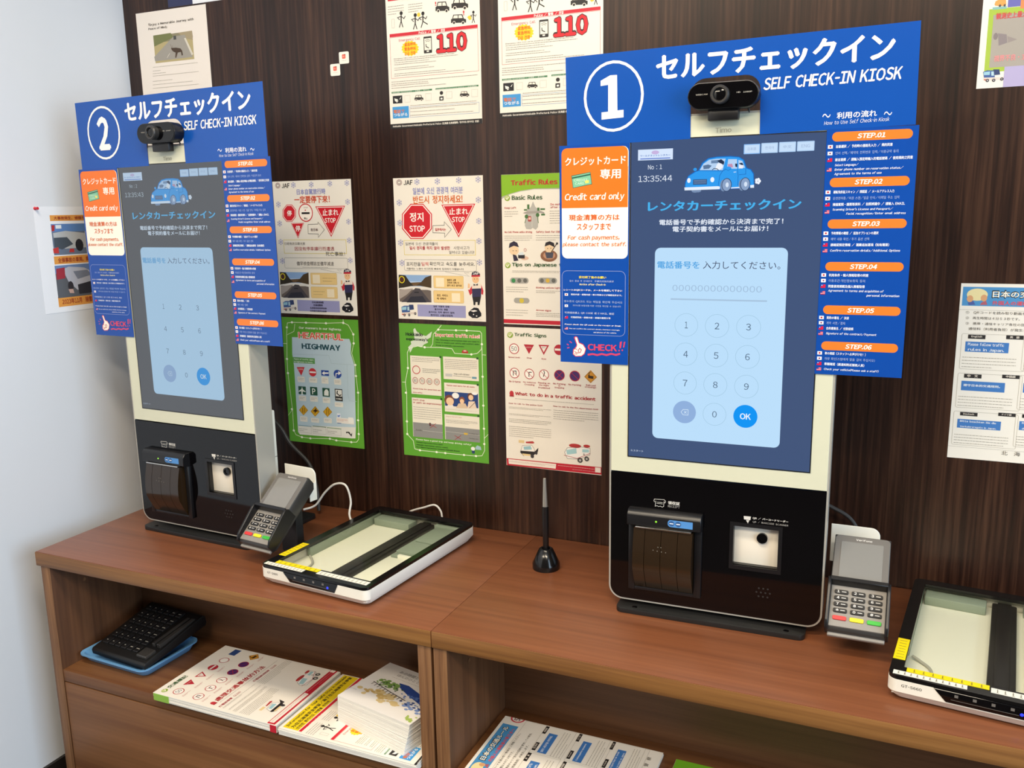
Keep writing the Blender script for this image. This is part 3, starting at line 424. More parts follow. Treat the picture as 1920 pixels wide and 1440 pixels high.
D['expressway'] = [
('L','road_map_border','e8f0d0',2,1.3,[105,1,96.5,11.1,139.8,10.8,165,10.4,196.2,10.9,199.8,15,199.8,38.1,198.3,48.9,188.7,57.8,174.5,60.8,134.9,60.5,128.9,50.7,99.9,49.5,62.3,50.7,45.9,48.8,24,54.3,18.5,64.8,18.6,98.8,10.4,130.6,12.7,154.4,10.4,219.7,10,248.7,24.8,262.7,27.4,280.9,40.9,283.3,82.9,283.1,104.5,283.5,150.4,283.2,179.4,282.7,193.8,280.7,200.5,268.7,200.1,220.1,199.8,169.7,199.9,107.1,199.8,38.1]),
('C','road_map_border','f4f6e0',2.5,137,8.4,142.5,13.3,10),('C','road_map_border','f4f6e0',2.5,162.3,8,167.8,12.9,10),('C','road_map_border','f4f6e0',2.5,197.1,35.6,202.5,40.5,10),
('C','road_map_border','f4f6e0',2.5,171.8,58.4,177.3,63.2,10),('C','road_map_border','f4f6e0',2.5,59.5,48.2,65.2,53.2,10),('C','road_map_border','f4f6e0',2.5,15.7,96.3,21.5,101.3,10),
('C','road_map_border','f4f6e0',2.5,8,152.1,13.9,157.1,10),('C','road_map_border','f4f6e0',2.5,7.4,217.2,13.3,222.2,10),('C','road_map_border','f4f6e0',2.5,7.1,246.2,13,251.2,10),
('C','road_map_border','f4f6e0',2.5,37.9,280.8,43.8,285.7,10),('C','road_map_border','f4f6e0',2.5,80,280.7,85.9,285.6,10),('C','road_map_border','f4f6e0',2.5,101.6,281,107.4,285.9,10),
('C','road_map_border','f4f6e0',2.5,147.5,280.8,153.2,285.6,10),('C','road_map_border','f4f6e0',2.5,176.6,280.3,182.2,285.1,10),('C','road_map_border','f4f6e0',2.5,197.3,217.7,202.9,222.5,10),
('C','road_map_border','f4f6e0',2.5,197.1,167.3,202.6,172.1,10),('C','road_map_border','f4f6e0',2.5,197.1,104.7,202.6,109.5,10),('C','road_map_border','f4f6e0',2.5,94.4,8.6,100,13.5,10),
('C','road_map_border','f4f6e0',2.5,197.1,251.6,202.7,256.4,10),('L','road_map_border','e8f0d0',2,1.1,[199.2,60.1,208.5,60.5]),('L','road_map_border','e8f0d0',2,1.1,[2.6,131.1,12.1,130.8]),
('L','road_map_border','e8f0d0',2,1.1,[200.2,241.6,209.9,231.9]),('L','road_map_border','e8f0d0',2,1.1,[96.5,11.1,84.8,21,82.3,42.8,77.1,49.7]),('P','island_map','d5dcc8',1.5,[35.9,12.8,40,9.8,44,16.9,55.2,23.7,66.6,26.1,81.8,15.4,78,28.5,69.6,33.2,71,40.4,61.6,44.3,54.1,51.4,42.6,49,34.2,50.8,28.8,59.9,25.2,64.5,23.9,57.2,20.7,52.9,29.4,45.2,28,39.4,38.2,36,37,24.4]),
('T','heading','16241a',4,16.3,19.4,59,27.3,'Hokkaido','bb'),('T','heading','16241a',4,16.8,30.2,71,38.7,"expressway's",'bb'),('T','heading','fff4ea',3,88.5,17.7,196,28.1,'Important traffic rules!!','bbb'),
('T','heading','d8442c',4,89.8,18.8,194.8,27,'Important traffic rules!!','b'),('T','heading','1e4a1c',4,90.2,33.2,194,33.5,'The following is information that you need to','b'),
('T','heading','1e4a1c',4,90,38.7,193.9,38.9,'know to ensure your safety and comfort while','b'),('T','heading','1e4a1c',4,89.8,44.2,158.3,45.9,'driving on Hokkaido expressways.','b'),
('P','car_picture','b83028',2,[152,55.4,155.9,51.7,163.8,51.9,167.4,56,166.7,58.9,152.8,59]),('P','car_picture','e8d8d0',3,[156.8,52.8,162.5,52.9,163.7,55.1,156.1,55.2]),
('R','panel','ece2cf',1,25,70.4,99.9,155.9,0),('R','panel','ece2cf',1,106.4,68.6,190.8,117.7,0),('R','panel','ece2cf',1,25.1,164.1,99.7,252.8,0),('R','panel','ece2cf',1,106.9,125.4,189.9,189.4,0),
('R','panel','ece2cf',1,105.4,195.5,189.8,252,0),('R','panel','24501c',2,97.6,68.2,102.7,72.5,0),('R','panel','24501c',2,186,66.5,190.8,70.8,0),('R','panel','24501c',2,96.5,160.8,101.5,165.2,0),
('R','panel','24501c',2,185.3,123.3,190.2,127.6,0),('R','panel','24501c',2,185.1,191.5,190,195.8,0),('G','text_block','6a625a',3,29.9,73.1,98,84.1,3),('G','text_block','6a625a',3,110.4,72.7,187,95.6,6),
('T','text_block','b02c30',4,29.4,143.4,98.1,144.2,'Please keep the speed limit and','b'),('T','text_block','b02c30',4,29.1,150.6,53.1,153.8,'drive safely.','b'),
('G','text_block','2e2a26',3,54.8,96.8,97.8,107.5,3),('T','text_block','2e2a26',4,131.9,102.6,168.4,107.6,'Keep a safe distance',''),('T','text_block','b02c30',4,28.4,166.3,57.4,171.4,"Don't stop",'b'),
('T','text_block','b02c30',4,28,174.1,99.2,176,'or park on expressway!','b'),('G','text_block','6a625a',3,28.3,182.5,97.2,212.5,6),('T','text_block','b02c30',4,113.3,129.1,180.4,132.3,'Fasten seat belts for all seats','b'),
('G','text_block','6a625a',3,109.7,137.5,186.5,136.8,1),('G','text_block','6a625a',3,108.1,183.4,185.9,184.7,2),('T','text_block','b02c30',4,109.2,198.7,148.1,200.9,'Drive in the left lane.',''),
('G','text_block','6a625a',3,108.9,206.2,185.1,214.7,3),('K','sign_picture','c03038',3,29.4,92,49.2,111,1.6),('K','sign_picture','a83838',3,28.9,118.1,43,132.7,1.1),
('T','sign_picture','3a3a58',4,32,122.1,39.8,129,'80',''),('K','sign_picture','a83838',3,46.3,118.1,60.3,132.7,1.1),('T','sign_picture','3a3a58',4,49.4,122.1,57.1,129,'70',''),
('K','sign_picture','a83838',3,64.2,118.2,78.1,132.6,1.1),('T','sign_picture','3a3a58',4,67.3,122.1,75,129,'60',''),('K','sign_picture','a83838',3,82.3,118.2,96.2,132.6,1.1),
('T','sign_picture','3a3a58',4,85.5,122.1,93.1,129,'50',''),('R','lane_picture','8e8c88',2,26,219.9,99.7,252.8,0),('R','lane_picture','8e8c88',2,106.7,223.1,189.8,252,0),
('L','lane_picture','d8d4c8',3,0.5,[29.4,236.3,99.6,237.8]),('L','lane_picture','d8d4c8',3,0.5,[107.6,234.1,189.6,235.8]),('T','lane_picture','2a2826',4,31.8,234.6,48.9,238.3,'Allowance','b'),
('T','lane_picture','2a2826',4,164.1,232.1,186.4,236,'Cruising lane',''),('T','lane_picture','2a2826',4,164.5,243,186.1,246.4,'Passing lane',''),('L','lane_picture','a82830',4,1,[66.4,220.5,85,227.9]),
('L','lane_picture','a82830',4,1,[83.8,218.1,68.3,230]),('L','lane_picture','a82830',4,1,[128.9,241.2,144.9,248.7]),('L','lane_picture','a82830',4,1,[144.6,239.8,129.3,251]),
('R','lane_picture','3a3430',3.5,67.1,218,70.9,225.2,0),('R','lane_picture','d8b040',3,151.9,233.2,160.8,237.4,0),('R','lane_picture','c8c4bc',3,110.9,105.3,127.5,111.5,0),
('R','lane_picture','6898a8',3,174.7,108.7,185.6,112.9,0),('L','lane_picture','5a5650',3,0.6,[130.1,109.3,173.1,110.2]),('R','passenger_picture','24407c',2,107.8,145,188,176.4,0),
('C','passenger_picture','7a4030',2.4,106.6,151.8,130.5,174.9,20),('C','passenger_picture','f0c8a0',2.8,110.6,157.5,129.5,175,20),('C','passenger_picture','8a4c34',2.4,142.5,154,156.1,168.3,20),
('C','passenger_picture','f0c8a0',2.8,144.2,158.6,154.2,169.6,20),('P','passenger_picture','dcc0a0',2.6,[134.2,179.9,141,169.1,157.1,167.9,163.2,178.3]),
('C','passenger_picture','6a3c2c',2.4,162.6,144.2,178,160.6,20),('C','passenger_picture','f0c8a0',2.8,165,148.4,176.7,160.4,20),('P','passenger_picture','e8d0b8',2.6,[161.6,178.4,165.2,162.9,179.5,161.9,183.9,176.7]),
('L','passenger_picture','5a3020',3.5,1,[166.4,177.5,182.7,161.7]),('C','passenger_picture','f4f0ea',3.4,125.6,146.1,142.6,159,20),('C','passenger_picture','f4f0ea',3.4,173.1,142,186.9,148,20),
('P','passenger_picture','f0e4d8',2.6,[109.8,182.4,114.9,174,126.3,173.1,130.9,180.7]),('T','text_block','f0f4dc',4,31.8,256.9,168.8,260.5,'Please have a good trip and keep driving safely!','b'),
('T','text_block','16301a',4,32.5,264.1,98.5,265.9,'Hokkaido expressway Police Squad','b'),('T','text_block','16301a',4,32.3,269.7,111.5,272.2,'Hokkaido expressway safety council','b'),
('T','text_block','16301a',4,32.1,275.2,140.2,277,'East Nippon Expressway Company Hokkaido Branch','b'),('P','car_picture','a8c4cc',3,[178.3,263.4,183.2,258.5,191.1,260.7,193.2,268,179.8,268.4]),
('C','car_picture','f0ece4',3,167.7,262.7,177.8,271.2,20),('P','car_picture','28406c',3,[169.1,271.2,177.1,271,176.3,277.6,170.5,277.6]),
]
D['emergency'] = [
('R','heading','f2d31c',1,6,6,204,40,0),('T','heading','3a3420',4,10,9,200,17,'Information for Your Safe Stay in Hokkaido','b'),('T','heading','3a3420',4,10,20,200,28,'为在北海道安全停留／為了在北海道安全停留','b'),
('T','heading','3a3420',4,10,31,110,38,'안전한 홋카이도 여행을 위하여','b'),('R','heading','d02434',1,5.7,41.7,212.8,47.8,0),('T','heading','fff0e8',4,30.4,46.2,70.1,50.9,'Crime/Accident','b'),
('R','heading','d02434',1,6.7,110.8,206.8,117,0),('T','heading','fff0e8',4,74.9,111.4,134.8,117.4,'Police / 警察 / 경찰','b'),('O','heading','c02c38',2,6.6,117.7,206.8,197.3,0,0.5),
('C','stick_figure_picture','201c1a',2,32.2,69.4,39.6,77,12),('L','stick_figure_picture','201c1a',2,2.6,[35.8,77.1,35.2,88.9]),('L','stick_figure_picture','201c1a',2,1.5,[35.7,79.2,27.2,80.9,31.8,85.4]),
('L','stick_figure_picture','201c1a',2,1.5,[35.7,79.2,42,84,45.2,79.5]),('L','stick_figure_picture','201c1a',2,1.8,[35.2,88.2,30.5,100]),('L','stick_figure_picture','201c1a',2,1.8,[35.2,88.2,38.8,100.3]),
('C','stick_figure_picture','201c1a',2,64.6,76.3,71.9,83.8,12),('L','stick_figure_picture','201c1a',2,2.6,[68.1,83.9,67.6,95.7]),('L','stick_figure_picture','201c1a',2,1.5,[68,86.1,59.7,87.7,64.2,92.2]),
('L','stick_figure_picture','201c1a',2,1.5,[68,86.1,74.3,90.8,77.4,86.2]),('L','stick_figure_picture','201c1a',2,1.8,[67.6,95,62.9,106.7]),('L','stick_figure_picture','201c1a',2,1.8,[67.6,95,71.2,107]),
('C','stick_figure_picture','201c1a',2,82.3,74.9,89.6,82.4,12),('L','stick_figure_picture','201c1a',2,2.6,[85.8,82.5,85.3,94.2]),('L','stick_figure_picture','201c1a',2,1.5,[85.7,84.7,77.4,86.2,81.9,90.8]),
('L','stick_figure_picture','201c1a',2,1.5,[85.7,84.7,91.9,89.4,95,84.8]),('L','stick_figure_picture','201c1a',2,1.8,[85.3,93.5,80.7,105.2]),('L','stick_figure_picture','201c1a',2,1.8,[85.3,93.5,96.1,100.1]),
('C','stick_figure_picture','ecc83c',1.5,72.3,75.9,80.1,84.3,10),('C','stick_figure_picture','201c1a',2,195.5,84.8,200.8,90.2,12),('L','stick_figure_picture','201c1a',2,1.95,[198.1,90.3,197.8,98.9]),
('L','stick_figure_picture','201c1a',2,1.12,[198,91.9,192.1,93.1,195.4,96.4]),('L','stick_figure_picture','201c1a',2,1.12,[198,91.9,202.5,95.3,204.7,92]),
('L','stick_figure_picture','201c1a',2,1.35,[197.8,98.4,194.7,106.9]),('L','stick_figure_picture','201c1a',2,1.35,[197.8,98.4,200.5,107.1]),('P','stick_figure_picture','ecc83c',2,[184.5,95.5,188.8,92.4,192.9,94.7,194.2,100,189.1,101.4]),
('P','car_picture','2c2826',2,[115,69.6,117.5,68.9,120,60.6,138.5,61.6,141.3,70.4,145.8,72.8,145.6,79.4,114.7,77.2]),('P','car_picture','efe4d4',3,[119.4,68.2,121.5,62.3,129.2,62.7,129,68.8]),
('P','car_picture','efe4d4',3,[130.5,68.9,130.8,62.9,136.9,63.2,139.1,69.4]),('C','car_picture','efe4d4',3,117.6,73.9,124.2,81,12),('C','car_picture','2c2826',3.4,118.7,75,123.2,80,12),
('C','car_picture','efe4d4',3,136.1,75.8,142.7,82.9,12),('C','car_picture','2c2826',3.4,137.2,76.8,141.6,81.8,12),('P','car_picture','2c2826',2,[150.8,67.6,153.8,67,156.6,58.6,178.5,59.9,181.8,68.9,187.2,71.4,187,78.1,150.5,75.3]),
('P','car_picture','efe4d4',3,[156,66.2,158.4,60.3,167.5,60.9,167.3,67]),('P','car_picture','efe4d4',3,[169.1,67.2,169.3,61.1,176.6,61.5,179.3,67.9]),('C','car_picture','efe4d4',3,154,72,161.8,79.4,12),
('C','car_picture','2c2826',3.4,155.2,73.1,160.5,78.3,12),('C','car_picture','efe4d4',3,175.8,74.3,183.6,81.6,12),('C','car_picture','2c2826',3.4,177.1,75.3,182.4,80.5,12),
('P','car_picture','2c2826',2,[148.7,95.8,151.4,95.2,154,87.8,173.9,88.9,177,96.9,181.9,99.1,181.7,105,148.5,102.7]),('P','car_picture','efe4d4',3,[153.4,94.6,155.6,89.3,163.9,89.8,163.8,95.3]),
('P','car_picture','efe4d4',3,[165.4,95.4,165.6,90,172.2,90.3,174.7,96]),('C','car_picture','efe4d4',3,151.6,99.7,158.7,106.2,12),('C','car_picture','2c2826',3.4,152.7,100.7,157.6,105.2,12),
('C','car_picture','efe4d4',3,171.5,101.6,178.6,108.1,12),('C','car_picture','2c2826',3.4,172.7,102.6,177.5,107.1,12),('T','car_picture','d02434',4,175.1,82.8,179.1,91,'!',''),
('T','car_picture','d02434',4,113.9,60,117.1,67.5,'!',''),('G','text_block','6a6058',3,5.2,56,42.4,75.5,4),('G','text_block','6a6058',3,52.8,56.8,85.2,75,4),
('O','text_block','b8aea0',2,12.7,82.4,19.6,99.7,1,0.5),('T','phone_picture','c84858',4,28.2,122.1,77.9,128.7,'Emergency Call',''),('P','phone_picture','f5d21e',1.5,[71.5,143.5,73.8,146.7,69.9,148.4,70.5,151.9,65.9,152.3,64.6,155.6,59.9,154.6,57,157.2,53,155.1,48.9,156.6,46.2,153.5,41.5,153.7,40.5,150.2,35.9,149,36.8,145.6,33,143.2,35.7,140.5,33.3,137.3,37.3,135.6,36.7,132.1,41.4,131.7,42.6,128.4,47.3,129.4,50.3,126.8,54.2,129,58.4,127.5,61,130.6,65.7,130.4,66.7,133.9,71.2,135.1,70.3,138.4,74.1,140.8]),
('T','phone_picture','e8641c',4,41,130.6,66.9,137.8,'紧急呼叫','b'),('T','phone_picture','e8641c',4,40.6,139.2,66.5,146.3,'緊急呼叫','b'),('T','phone_picture','e8641c',4,40.2,147.8,66.2,154.8,'긴급 전화','b'),
('R','phone_picture','2a2624',2,85.3,122.8,103.9,154.6,1.5),('R','phone_picture','f2e8d8',2.5,86.9,126.3,102.4,148.6,0),('R','phone_picture','f2e8d8',3,91.8,149.6,97,152.3,0),
('L','phone_picture','2a2624',3,1.6,[90.5,137.1,90.9,142,97,145]),('L','phone_picture','4a4644',3,0.8,[88.8,130.4,94.7,128.5,100.7,131]),('L','phone_picture','4a4644',3,0.8,[90.1,132.9,94.6,131.4,98.9,133.2]),
('T','emergency_number','3a2020',2,112.8,119.5,183.8,158.1,'110','bbb'),('T','emergency_number','d8202c',4,113.9,121,182.7,157.1,'110','bb'),('T','text_block','4a4440',3,14.9,158.6,154.2,160.7,'Emergency calls (110) can be answered in English, Chinese and Korean.',''),
('G','text_block','6a6058',3,14.7,161.5,162.6,165,1),('G','text_block','6a6058',3,15.5,164.8,96,169.5,1),('G','text_block','6a6058',3,15.3,168.5,112.5,173.3,1),
('G','text_block','6a6058',3,15,175.3,96.1,179.8,1),('G','text_block','6a6058',3,14.8,179,107.1,183.5,1),('G','text_block','6a6058',3,14.4,186.7,133,191.2,1),
('G','text_block','6a6058',3,14.2,190.4,175.9,195,1),('G','text_block','6a6058',3,6.6,201.7,203.8,206.7,1),('G','text_block','6a6058',3,6.4,206.2,92.8,210.6,1),
('G','text_block','6a6058',3,6.2,209.7,94.2,214,1),('G','text_block','6a6058',3,6,214.2,133.5,218.6,1),('R','link_row','3e7c52',2,5.8,223.6,101,226.7,0),
('R','link_row','3e7c52',2,109.1,223.1,205.5,226.1,0),('T','link_row','e8f0e0',4,7.9,224.5,95.2,225.6,'Hokkaido Government / 北海道 / 홋카이도',''),('T','link_row','e8f0e0',4,111.1,224,201.8,226.5,'Hokkaido Prefectural Police / 北海道警察',''),
('R','link_row','1e1c20',2,8.2,231.8,30.7,246.9,0),('P','link_row','f2eee4',2,[11.9,236.6,18.9,238.6,22.4,242.3,25,237.5,28.2,234.1,26.2,238.8,21.7,242.3,17.6,245.3,15.6,243.2,13.2,242.3]),
('P','link_row','2c2826',2,[59.5,238.7,61.2,238.3,62.9,233.6,75.4,233.9,77.3,238.8,80.4,240,80.2,243.7,59.3,242.9]),('P','link_row','efe4d4',3,[62.5,237.8,63.9,234.5,69.1,234.7,69,238]),
('P','link_row','efe4d4',3,[70,238.1,70.2,234.7,74.3,234.8,75.9,238.3]),('C','link_row','efe4d4',3,61.3,241,65.7,244.9,12),('C','link_row','2c2826',3.4,62,241.6,65,244.3,12),
('C','link_row','efe4d4',3,73.8,241.8,78.3,245.6,12),('C','link_row','2c2826',3.4,74.5,242.4,77.6,245.1,12),('P','link_row','2c2826',2,[164,238.1,165.7,237.7,167.2,233.2,179.5,233.5,181.5,238.2,184.5,239.4,184.4,243,163.9,242.2]),
('P','link_row','efe4d4',3,[166.9,237.2,168.2,234,173.4,234.2,173.3,237.5]),('P','link_row','efe4d4',3,[174.3,237.5,174.4,234.3,178.5,234.3,180,237.7]),
('C','link_row','efe4d4',3,165.8,240.3,170.2,244.1,12),('C','link_row','2c2826',3.4,166.5,240.9,169.5,243.6,12),('C','link_row','efe4d4',3,178.1,241.2,182.5,244.9,12),
('C','link_row','2c2826',3.4,178.8,241.7,181.8,244.4,12),('C','link_row','24201e',2,118.3,229.4,126.2,236.8,12),('P','link_row','24201e',2,[117.3,239.7,126.9,239.6,126.6,247.7,117,247.8]),
('R','link_row','f2eee4',3,119.8,242.3,124.4,245.8,0),('O','link_row','b8b0a4',2,36.5,232.7,49.5,246.1,0,0.4),('O','link_row','b8b0a4',2,85.5,231.9,98.8,245.7,0,0.4),
('O','link_row','b8b0a4',2,133,231.6,146.2,244.8,0,0.4),('O','link_row','b8b0a4',2,189.8,231,203.6,245.3,0,0.4),('O','link_box','5a8cc0',2,47.6,256,206.1,276.4,0,0.5),
('R','link_box','3f97d6',1.5,6.5,253.5,45.1,276.6,0),('T','link_box','e07838',3,8.6,259.8,35,265.9,'電話で','b'),('T','link_box','f4f4f4',3,8.9,266.4,41.6,272.9,'つながる','b'),
('G','link_box','6a6058',3,49.3,250.6,200.5,255.8,1),('G','link_box','6a6058',3,49.1,256.4,200.9,261.4,1),('G','link_box','6a6058',3,48.7,263.2,150.7,267.5,1),
('G','link_box','6a6058',3,48.4,270.2,193.4,274.7,1),('R','footer','1e1a1a',1.5,0,287.5,212,297,0),('T','footer','f0e8dc',4,6,290,205,294.5,'Hokkaido Government·Hokkaido Prefectural Police (北海道·北海道警察/홋카이도·홋카이도 경찰)','b'),
]
D['rules'] = [
('P','heading','b0b0a0',1,[-0.4,47.2,18.7,38.5,40.8,33.6,70.8,30,126.4,30.9,202.5,34,232.7,40.5,232.4,-2.6,-0.1,0.1]),('P','heading','86b81c',1.4,[-0.6,42.9,18.8,37.3,40.8,32.1,70.9,28.5,126.4,28.8,202.5,31.4,232.6,37.6,232.4,-4,-0.4,0.4]),
('T','heading','c02424',4,20.9,10.6,120.3,21.6,'Traffic Rules','bb'),('C','heading','8ea83c',2,6.6,39.8,18.7,51.5,20),('C','heading','c8d08a',2.4,7.5,40.6,16,48.5,20),
('L','heading','fbf8e8',3,1.3,[9.6,45.6,12,48.4,16.4,43]),('C','heading','8ea83c',2,5.1,173.3,17.4,185.1,20),('C','heading','c8d08a',2.4,6.1,174.2,14.6,182,20),
('L','heading','fbf8e8',3,1.3,[8.1,179.2,10.6,182,15,176.4]),('T','heading','33582c',4,22.4,40.4,88.4,49.8,'Basic Rules','bb'),('T','heading','33582c',4,20.5,174.3,162.9,182,'Tips on Japanese traffic','bb'),
('T','text_block','b83434',4,6.3,62.6,31.8,67.9,'Keep Left','b'),('G','text_block','7a7064',3,5.8,70.3,35.7,83.7,3),('T','text_block','b83434',4,105.1,57.2,143.9,61.8,'Do not drive','b'),
('T','text_block','b83434',4,105,63.6,145.5,67.7,'after drinking','b'),('G','text_block','7a7064',3,103.3,70.3,182.1,98.1,6),('T','text_block','b83434',4,5.4,110.6,65.6,115.6,'No Cell Phone while driving','b'),
('G','text_block','7a7064',3,4.9,118.3,65.4,130.8,3),('T','text_block','b83434',4,74,110.4,135.6,115.6,'Safety Seat for Children','b'),('G','text_block','7a7064',3,73.6,117.6,142,130.7,3),
('G','text_block','7a7064',3,21.1,188.8,190.1,193.8,2),('P','driving_picture','b8b4ac',1.5,[49.8,99.9,55.3,69.5,63.7,63.6,68,53.1,72.9,63.8,80.3,69.9,78.2,103.2,73.2,108.4,66.5,104.6,63.1,107.6,53.1,106.8]),
('P','driving_picture','a49c94',1.8,[46,75.4,53.6,72.5,83.6,71.5,91.8,74.6,91.8,77.6,83.5,76,51.8,77.1]),('L','driving_picture','e8e4da',2.2,0.5,[66,78.8,65.7,103.1]),
('R','driving_picture','44703a',2,55.5,58.9,60.3,68.1,0),('R','driving_picture','44703a',2,77,65.4,81.9,71.5,0),('R','driving_picture','44703a',2,48.6,67.9,55.3,71,0),
('R','driving_picture','44703a',2,83.6,67,93.5,70.1,0),('R','driving_picture','44703a',2,85.2,77.5,93.4,80.7,0),('L','driving_picture','44703a',2,1.2,[54.3,80.9,49.9,95.3]),
('L','driving_picture','44703a',2,1.2,[76.9,78.9,79.2,95.6]),('C','driving_picture','44703a',2,49.8,78.4,57.7,86.4,12),('C','driving_picture','44703a',2,73.7,75.7,81.6,83.7,12),
('R','driving_picture','b04840',3,56.8,81.7,64.2,92.4,2),('R','driving_picture','e8c0b4',3.5,58.1,84,63.1,88.6,0),('C','officer_picture','f0d0a8',2,15.1,139.4,36,158.6,20),
('P','officer_picture','2a2038',3,[14.2,144.4,16.1,135.1,25.6,130.5,33.2,134.3,36.4,142.8,25.4,139.7]),('P','officer_picture','2a2038',2.5,[22.5,156.8,30.2,159.1,35.1,169.2,24.8,170.8]),
('C','officer_picture','e0b8a0',1.6,40.4,160.5,57.3,168.4,20),('P','officer_picture','241e24',3,[34.5,157.5,48.9,157.5,48.8,165.2,34.4,164.8]),('P','officer_picture','d8e0e4',3.2,[36.3,153.7,45.6,152.1,47.2,158.3,35.7,158.6]),
('K','officer_picture','b84848',3,46.9,145.1,52.9,151.3,0.8),('C','officer_picture','2a2028',3,22.5,148.9,24.5,150.7,8),('C','officer_picture','2a2028',3,29.3,148.9,31.4,150.7,8),
('C','child_seat_picture','8c5c40',1.6,82.7,147.7,118.9,171.4,20),('C','child_seat_picture','c49070',2,88.8,150.9,114.5,166.7,20),('C','child_seat_picture','f0d0a8',2.6,92.3,134.9,111.3,153.7,20),
('P','child_seat_picture','241c20',3,[91.9,141.3,94.5,133.6,102.8,130.9,111.8,134.4,113.4,142.8,102.7,137.9]),('P','child_seat_picture','4a4a58',2.8,[92.6,152.7,110.8,152.7,109.1,164.1,95.9,164.5]),
('L','child_seat_picture','4a3428',3.4,1.6,[117.5,135.9,104.2,155]),('C','child_seat_picture','241c20',3.5,116.1,133.1,120.6,137.9,10),('C','child_seat_picture','2a2028',3.3,97.5,144.2,99.5,146,8),
('C','child_seat_picture','2a2028',3.3,104.2,143.8,106.1,145.7,8),('R','signal_picture','a8a49c',2,15.6,203.6,56.6,215.5,6),('C','signal_picture','3c8c50',3,18.9,205.4,27.7,214.1,14),
('C','signal_picture','6a6862',3,31.8,205.3,40.6,213.9,14),('C','signal_picture','6a6862',3,44.6,205.1,53.4,213.7,14),('R','signal_picture','a8a49c',2,77.9,202.7,117.8,214.5,6),
('C','signal_picture','6a6862',3,81.1,204.5,89.7,213.1,14),('C','signal_picture','d8b040',3,93.6,204.3,102.2,212.9,14),('C','signal_picture','6a6862',3,106.1,204.2,114.7,212.7,14),
('R','signal_picture','a8a49c',2,139.2,201.8,178.1,213.4,6),('C','signal_picture','6a6862',3,142.3,203.6,150.8,212,14),('C','signal_picture','6a6862',3,154.6,203.4,163,211.8,14),
('C','signal_picture','c04840',3,166.7,203.3,175.1,211.6,14),('R','signal_picture','a8a49c',2,23.5,244.5,57.7,255.5,6),('C','signal_picture','d8c040',3,35.6,245.2,45.8,255.1,20),
('G','text_block','7a7064',3,6.6,221.1,54.6,234.4,3),('T','text_block','b83434',4,72.6,221.5,125.2,225.1,'Blinking yellow light','b'),('G','text_block','7a7064',3,72.5,227.7,128.4,234.3,2),
('G','text_block','7a7064',3,5.7,267.3,53.9,282.6,3),('T','text_block','b83434',4,72.1,267,104.9,270.7,'Arrow signs','b'),('G','text_block','7a7064',3,72,272.5,129.8,282.4,3),
('R','footer','c41c30',1.5,0,289,210,297,0),
]
